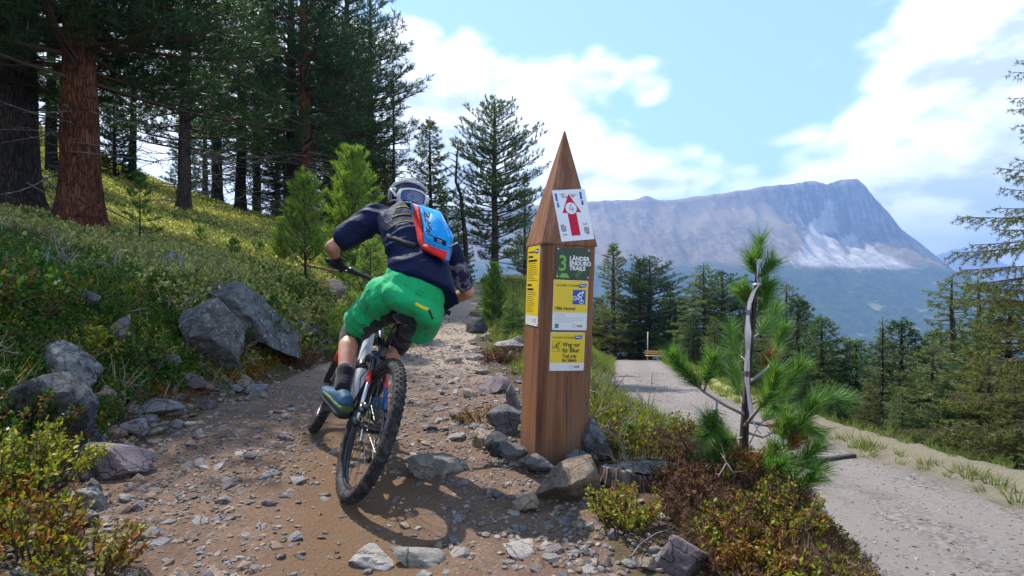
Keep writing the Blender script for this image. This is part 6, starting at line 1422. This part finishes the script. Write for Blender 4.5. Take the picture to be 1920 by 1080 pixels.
B('dark blue stone left of the post foot', 934, 858, 54, 40, 'dark_stone', 24, .8, 3, (0, 0, 0), .12)
B('tan stone behind the dark blue one', 903, 840, 48, 32, 'tan_stone', 25, .8, 3, (0, -8, 0), .12)
B('tall grey lichened stone against the left of the post', 947, 815, 64, 54, 'boulder_stone', 26, .9, 4, (0, -18, 0), .1)
B('big blue-grey stone against the right of the post', 1122, 868, 64, 76, 'boulder_stone', 27, .9, 4, (0, 14, 0), .1)
B('dark angular stone at the right foot of the post', 1092, 882, 66, 34, 'dark_stone', 28, .7, 3, (0, 4, 0), .12)
B('brown boulder embedded in the mound at the bottom edge', 1290, 1085, 100, 70, 'purple_stone', 47, .6, 5, (0, 4, 0), .5)
B('yellowish rock at the bottom edge beside the mound', 1218, 1076, 46, 24, 'tan_stone', 34, .8, 4, (0, 0, 0), .4)
B('bluish upright stone on the trail edge left of the post', 962, 765, 28, 46, 'grey_stone', 31, .9, 3, (0, 0, 0), .1)
B('purple-brown flat stone leaning on the trail edge', 925, 738, 62, 30, 'purple_stone', 32, .8, 3, (0, -14, 0), .15)
B('small white stone lying in the sunny shrubs', 510, 540, 32, 16, 'pale_slab', 33, .8, 3, (0, 0, 0), .2, dz=.1)
B('small grey slab lying in the shrubs under the young pine', 588, 556, 26, 11, 'grey_stone', 34, .8, 3, (0, 0, 0), .1, dz=.1)
B('rounded stone beside the black trunk at the far left', 82, 410, 30, 34, 'grey_stone', 35, .8, 3, (0, 0, 0), .3, d=9.0)
B('grey rock under the young pine left of the handlebar', 612, 505, 70, 44, 'purple_stone', 36, .8, 4, (0, 20, 0), .2, d=9.4)
B('dark broken rock on the trail edge ahead of the rider', 893, 590, 44, 30, 'dark_stone', 37, .8, 3, (0, 0, 0), .2, d=10.5)
B('flat pale rock in the lower left stones, under the shrub', 150, 958, 70, 34, 'pale_slab', 38, .8, 3, (0, 0, 0), .2)
B('round bluish cobble below the purplish block', 165, 935, 42, 36, 'grey_stone', 39, .9, 3, (0, 0, 0), .2)
B('half-buried pale rock with a sharp corner in the lower left', 140, 1000, 60, 34, 'pale_slab', 40, .8, 3, (0, 0, 25), .25)
B('flat cream stone at the lower left trail edge', 190, 1052, 56, 22, 'tan_stone', 41, .7, 3, (0, 0, 0), .2)
B('long white-grey rock by the trail behind the post', 955, 650, 60, 22, 'pale_slab', 42, .6, 3, (0, 8, 0), .1, d=7.5, dz=.08)
# loose stones: every one an object, a dozen shapes shared
SM = {m: [rock_mesh(60 + k + 13 * i, 2, 9, .05, 16, 'stone') for k in range(6)] for i, m in enumerate(('tan_stone', 'grey_stone', 'purple_stone', 'pale_slab'))}
for m, l in SM.items():
    for me in l: me.materials.append(MATS[m])
CW = {'tan_stone': 'tan', 'grey_stone': 'grey', 'purple_stone': 'purplish-brown', 'pale_slab': 'pale'}
def loose(n, poly, smin, smax, what, where, group, seed, flat=.6, pick=('tan_stone', 'grey_stone', 'purple_stone', 'pale_slab'), power=2.2):
    g = random.Random(seed); xs = [p[0] for p in poly]; ys = [p[1] for p in poly]; k = 0; used = []; made = []
    while k < n:
        px, py = g.uniform(min(xs), max(xs)), g.uniform(min(ys), max(ys)); ins = False
        for (x1, y1), (x2, y2) in zip(poly, poly[1:] + poly[:1]):
            if (y1 > py) != (y2 > py) and px < (x2 - x1) * (py - y1) / (y2 - y1) + x1: ins = not ins
        if not ins: continue
        s = smin + (smax - smin) * g.random() ** power
        if any(abs(px - a) < (s + c) * .38 and abs(py - b) < (s + c) * .22 for a, b, c in used) and g.random() < .9: continue
        used.append((px, py, s)); q = G(px, py); w_ = s * q.y / F; c = g.choice(pick)
        o = bpy.data.objects.new('stone', g.choice(SM[c])); COL.objects.link(o); hh = w_ * flat * g.uniform(.7, 1.2)
        o.scale = (w_, w_ * g.uniform(.6, 1), hh); o.location = (q.x, q.y, q.z + hh * .22); o.rotation_euler = (g.gauss(0, .15), g.gauss(0, .15), g.uniform(0, 6.28)); made.append((o, CW[c], s, px, py)); k += 1
    done = set()
    def name(m, text):
        if id(m[0]) not in done: done.add(id(m[0])); tag(m[0], text, 'stone', group)
    name(min(made, key=lambda m: m[3]), f'leftmost {what} {where}'); name(max(made, key=lambda m: m[3]), f'rightmost {what} {where}'); name(min(made, key=lambda m: m[4]), f'farthest {what} {where}'); name(max(made, key=lambda m: m[4]), f'nearest {what} {where}')
    for c in CW.values():
        for word, m in zip(('largest', 'second largest', 'third largest', 'fourth largest'), sorted([m for m in made if m[1] == c and id(m[0]) not in done], key=lambda m: -m[2])): name(m, f'{word} {c} {what} {where}')
    med = sorted(m[2] for m in made)[len(made) // 2]
    for m in made: name(m, f"{'small' if m[2] < med else 'middling'} {m[1]} {what} {where}")
loose(110, [(130, 745), (250, 735), (440, 700), (530, 705), (520, 735), (420, 790), (330, 845), (270, 880), (150, 860), (130, 800)], 12, 52, 'stone', 'in the pile along the left trail edge', 'stones in the pile along the left trail edge', 1)
loose(70, [(800, 740), (860, 640), (960, 620), (975, 700), (965, 850), (900, 850), (850, 830), (790, 800)], 11, 42, 'stone', 'in the rubble left of the post', 'stones in the rubble left of the post', 2, .5)
loose(42, [(1060, 970), (1150, 960), (1240, 1020), (1260, 1078), (1060, 1078)], 12, 38, 'rounded pebble', 'in the heap at the foot of the mound', 'pebbles at the foot of the mound', 3, .7)
loose(30, [(90, 890), (260, 900), (280, 940), (210, 1010), (110, 1010)], 12, 36, 'stone', 'in the lower left trail corner', 'stones in the lower left corner', 4)
loose(62, [(280, 860), (560, 760), (700, 980), (980, 900), (1050, 990), (900, 1070), (330, 1070)], 9, 40, 'stone', 'bedded in the open trail surface', 'stones bedded in the trail', 5, .32, power=3)
B('small lichened outcrop right of the long ledge', 560, 640, 60, 40, 'boulder_stone', 51, .8, 4, (0, 10, 0), .4)
B('grey rock between the pointed purple rock and the big boulder', 300, 690, 60, 40, 'boulder_stone', 52, .8, 4, (0, -8, 0), .3)
B('dark rock under the lower left boulder', 160, 845, 60, 34, 'dark_stone', 53, .8, 4, (0, 6, 0), .3)
B('grey block lying between the flat slab and the purplish block', 240, 822, 52, 34, 'grey_stone', 54, .8, 4, (0, 6, 30), .2)
# gravel: too much to count
pb = []
for k in range(7): 
    D = rock_mesh(200 + k, 1, 8, .05, 16, 'pebble', (1, .8, .55)); pb.append(D)
for nm, ms in (('trail_pebbles', ('tan_stone', 'pale_slab', 'purple_stone', 'tan_stone', 'pale_slab', 'grey_stone', 'tan_stone')), ('road_pebbles', ('pale_slab',) * 7)):
    obs = []
    for me, m in zip(pb, ms):
        c = me.copy(); c.materials.clear(); c.materials.append(MATS[m]); obs.append(bpy.data.objects.new(nm, c))
    proto_col(nm, obs)
def gravel(name, label, n, x0, x1, y0, y1, which, smin, smax, col, seed, near=1.6, dens=None):
    g = np.random.default_rng(seed); y = y0 + (y1 - y0) * g.random(n) ** near; x = x0 + (x1 - x0) * g.random(n); pm_, rm_ = masks(x, y); k = (pm_ if which == 0 else rm_ if which == 1 else (~pm_ & ~rm_)) & (np.abs(x) < y * 1.0 + .3); x, y = x[k], y[k]
    if dens is not None: q = dens(x, y) > g.random(len(x)); x, y = x[q], y[q]
    s = smin + (smax - smin) * g.random(len(x)) ** 3.5; scatter(name, label, np.stack([x, y, H(x, y) + s * (.08 if smin < .02 else -.08)], -1), s * (1 + .04 * y), col, .25, seed)
gravel('trail_gravel', 'loose gravel and small pebbles on the trail', 75000, -2.9, .9, 1.7, 14, 0, .005, .028, 'trail_pebbles', 1, 1.7, lambda x, y: (.2 + .8 * sm((N2(x, y, 1.8, 7) - .36) / .2)) * (1 - .85 * sm((.42 - np.abs(x + .30 * y - .06)) / .3) * sm((6 - y) / 1.5)))
gravel('trail_cobbles', 'flat cobbles bedded in the trail surface', 2600, -2.8, .7, 1.8, 9, 0, .03, .10, 'trail_pebbles', 6, 1.5, lambda x, y: (.15 + .85 * sm((N2(x, y, 1.5, 83) - .42) / .14)) * (1 - .8 * sm((.36 - np.abs(x + .30 * y - .06)) / .25) * sm((6 - y) / 1.5)))
gravel('edge_rubble', 'loose rubble and pebbles along both trail edges', 16000, -3.2, 1.0, 1.7, 10, 2, .010, .05, 'trail_pebbles', 3, 1.4, lambda x, y: np.clip(sm((.55 - bank(x, y)) / .5) * (x < -1) + sm((np.interp(y, *XR) + .55 - x) / .5) * (x > -1), 0, 1))
gravel('road_surface_gravel', 'pale loose gravel on the service road', 30000, 1.9, 9, 2.2, 30, 1, .006, .030, 'road_pebbles', 2, 2.0)
# ------------------------------------------------------------------ stump, driftwood, bench, timber
def stump():
    q = G(1195, 905); q.z -= .03; k = q.y / F; o = empty('tree_stump', q); tag(o, 'weathered grey tree stump with flat cut top right of the post', 'stump'); m = 40; ang = np.arange(m) * 2 * math.pi / m; g = np.random.default_rng(3); rows = []; Rr = 66 * k; hh = .105
    for z, f in ((-.1, 1.25), (0, 1.14), (.03, 1.06), (.07, 1.0), (hh - .004, .98), (hh, .955)):
        rr = Rr * f * (1 + .05 * np.sin(3 * ang) + .035 * np.sin(11 * ang + 1) + .03 * np.sin(23 * ang) * (z < hh)); rows.append(np.stack([rr * np.cos(ang), rr * .72 * np.sin(ang), np.full(m, z) + .012 * np.sin(2 * ang) * (z > .05)], -1))
    V = np.concatenate(rows); i = np.arange(5)[:, None] * m + np.arange(m)[None]; j = np.arange(5)[:, None] * m + (np.arange(m)[None] + 1) % m; link('bark_side', mesh_np('bark_side', V, np.stack([i, j, j + m, i + m], -1).reshape(-1, 4), True), 'stump_wood', o)
    V = [(0, 0, hh - .008)]; Fc = []
    for a, f in enumerate((.3, .6, .95)):
        for b in range(m): t_ = ang[b]; r_ = Rr * f * (1 + .05 * math.sin(3 * t_) + .035 * math.sin(11 * t_ + 1)); V.append((r_ * math.cos(t_), r_ * .72 * math.sin(t_), hh - .001 + .012 * math.sin(2 * t_) * f + .006 * g.normal()))
    for b in range(m): Fc.append((0, 1 + b, 1 + (b + 1) % m))
    for a in range(2):
        for b in range(m): Fc.append((1 + a * m + b, 1 + (a + 1) * m + b, 1 + (a + 1) * m + (b + 1) % m, 1 + a * m + (b + 1) % m))
    link('cut_top', mesh_py('cut_top', V, Fc), 'dead_wood', o)
stump()
def driftwood():
    o = empty('dead_branch', P(195, 560, 4.9)); base = o.location.copy(); tag(o, 'bleached grey dead branch lying in the shrubs on the left bank', 'branch')
    for nm, pts, r in (('limb', [(150, 530, 5.2), (175, 545, 5.1), (190, 560, 5.0), (215, 570, 4.95)], .022), ('limb', [(185, 568, 4.9), (205, 582, 4.85), (226, 598, 4.8)], .032), ('twig_end', [(182, 552, 5.0), (188, 540, 4.95), (193, 536, 4.95)], .016), ('twig_end', [(205, 572, 4.9), (214, 560, 4.9)], .02)):
        b = MB(); b.tube([P(*q) - base + Vector((0, 0, .02)) for q in pts], list(np.linspace(r, r * .6, len(pts))), 7); b.build(nm, 'dead_wood', o, smooth=True)
    o = empty('root_tangle', P(590, 630, 6.4)); base = o.location.copy(); tag(o, 'tangle of bare pale roots hanging from the bank beside the front wheel', 'roots'); g = random.Random(3)
    for k in range(16):
        x, y = g.uniform(572, 640), g.uniform(612, 650); q = G(x, y + 10); pts = [q + Vector((g.uniform(-.14, .14) * s, -.04 * s, .10 - .12 * s + g.uniform(-.03, .03))) for s in (0, .5, 1, 1.5)]; b = MB(); b.tube([p_ - base for p_ in pts], [.010, .009, .006, .004], 5); b.build('root', 'twig_pale', o, smooth=True)
driftwood()
def bench():
    d = 49.0; x = (1228 - 960) / F * d; o = empty('park_bench', (x, d, hz(x, d))); o.rotation_euler = (0, 0, R(-14)); tag(o, 'small wooden bench at the far end of the gravel road', 'bench')
    for k in range(2): b = MB(); b.box((0, -.12 + k * .2, .45), .85, .09, .025); b.build('seat_plank', 'bench_wood', o)
    for k in range(2): b = MB(); b.box((0, .22 + .03 * k, .64 + .17 * k), .85, .02, .07); b.build('backrest_plank', 'bench_wood', o)
    for sx in (-.65, .65):
        b = MB(); b.box((sx, -.1, .1), .04, .04, .32); b.build('leg', 'bench_wood', o)
        b = MB(); b.box((sx, .27, .3), .04, .03, .56); b.build('leg', 'bench_wood', o)
    b = MB(); x2 = (1214 - 960) / F * 51; b.tube([(x2, 51, hz(x2, 51) - .2), (x2 + .04, 51, hz(x2, 51) + 2.6)], .05, 8); tag(b.build('marker_pole', 'pole_grey', smooth=True), 'thin grey pole standing behind the far bench', 'pole')
bench()
a, c = G(1535, 868), G(1602, 858); b = MB(); dv = (c - a).normalized(); sd = Vector((-dv.y, dv.x, 0)); V = []
for p_ in (a - dv * .5, c):
    for u_, v_ in ((-.03, 0), (.03, 0), (.03, .05), (-.03, .05)): V.append(p_ + sd * u_ + Vector((0, 0, v_)))
b.add(V, [(3, 2, 1, 0), (4, 5, 6, 7), (0, 1, 5, 4), (1, 2, 6, 5), (2, 3, 7, 6), (3, 0, 4, 7)]); tag(b.build('drain_bar', 'rusty_iron', bevel=.006), 'dark iron drain bar lying across the gravel road', 'bar')
for px, py, s, lab in ((425, 372, .16, 'dark cut stump in the shadow below the slim pines'), (640, 560, .14, 'small grey stump in the shrubs behind the rider')):
    q = G(px, py, dmax=60); V, Fc = tubes([([(0, 0, -.2), (0, 0, .1), (0, 0, .3)], [s * 1.4, s, s * .95]), ], 12); o = link('tree_stump', mesh_np('tree_stump', V, Fc, True), 'dead_wood'); o.location = q; tag(o, lab, 'stump')
    bm = bmesh.new(); bm.from_mesh(o.data); bmesh.ops.holes_fill(bm, edges=[e for e in bm.edges if e.is_boundary]); bm.to_mesh(o.data); bm.free()
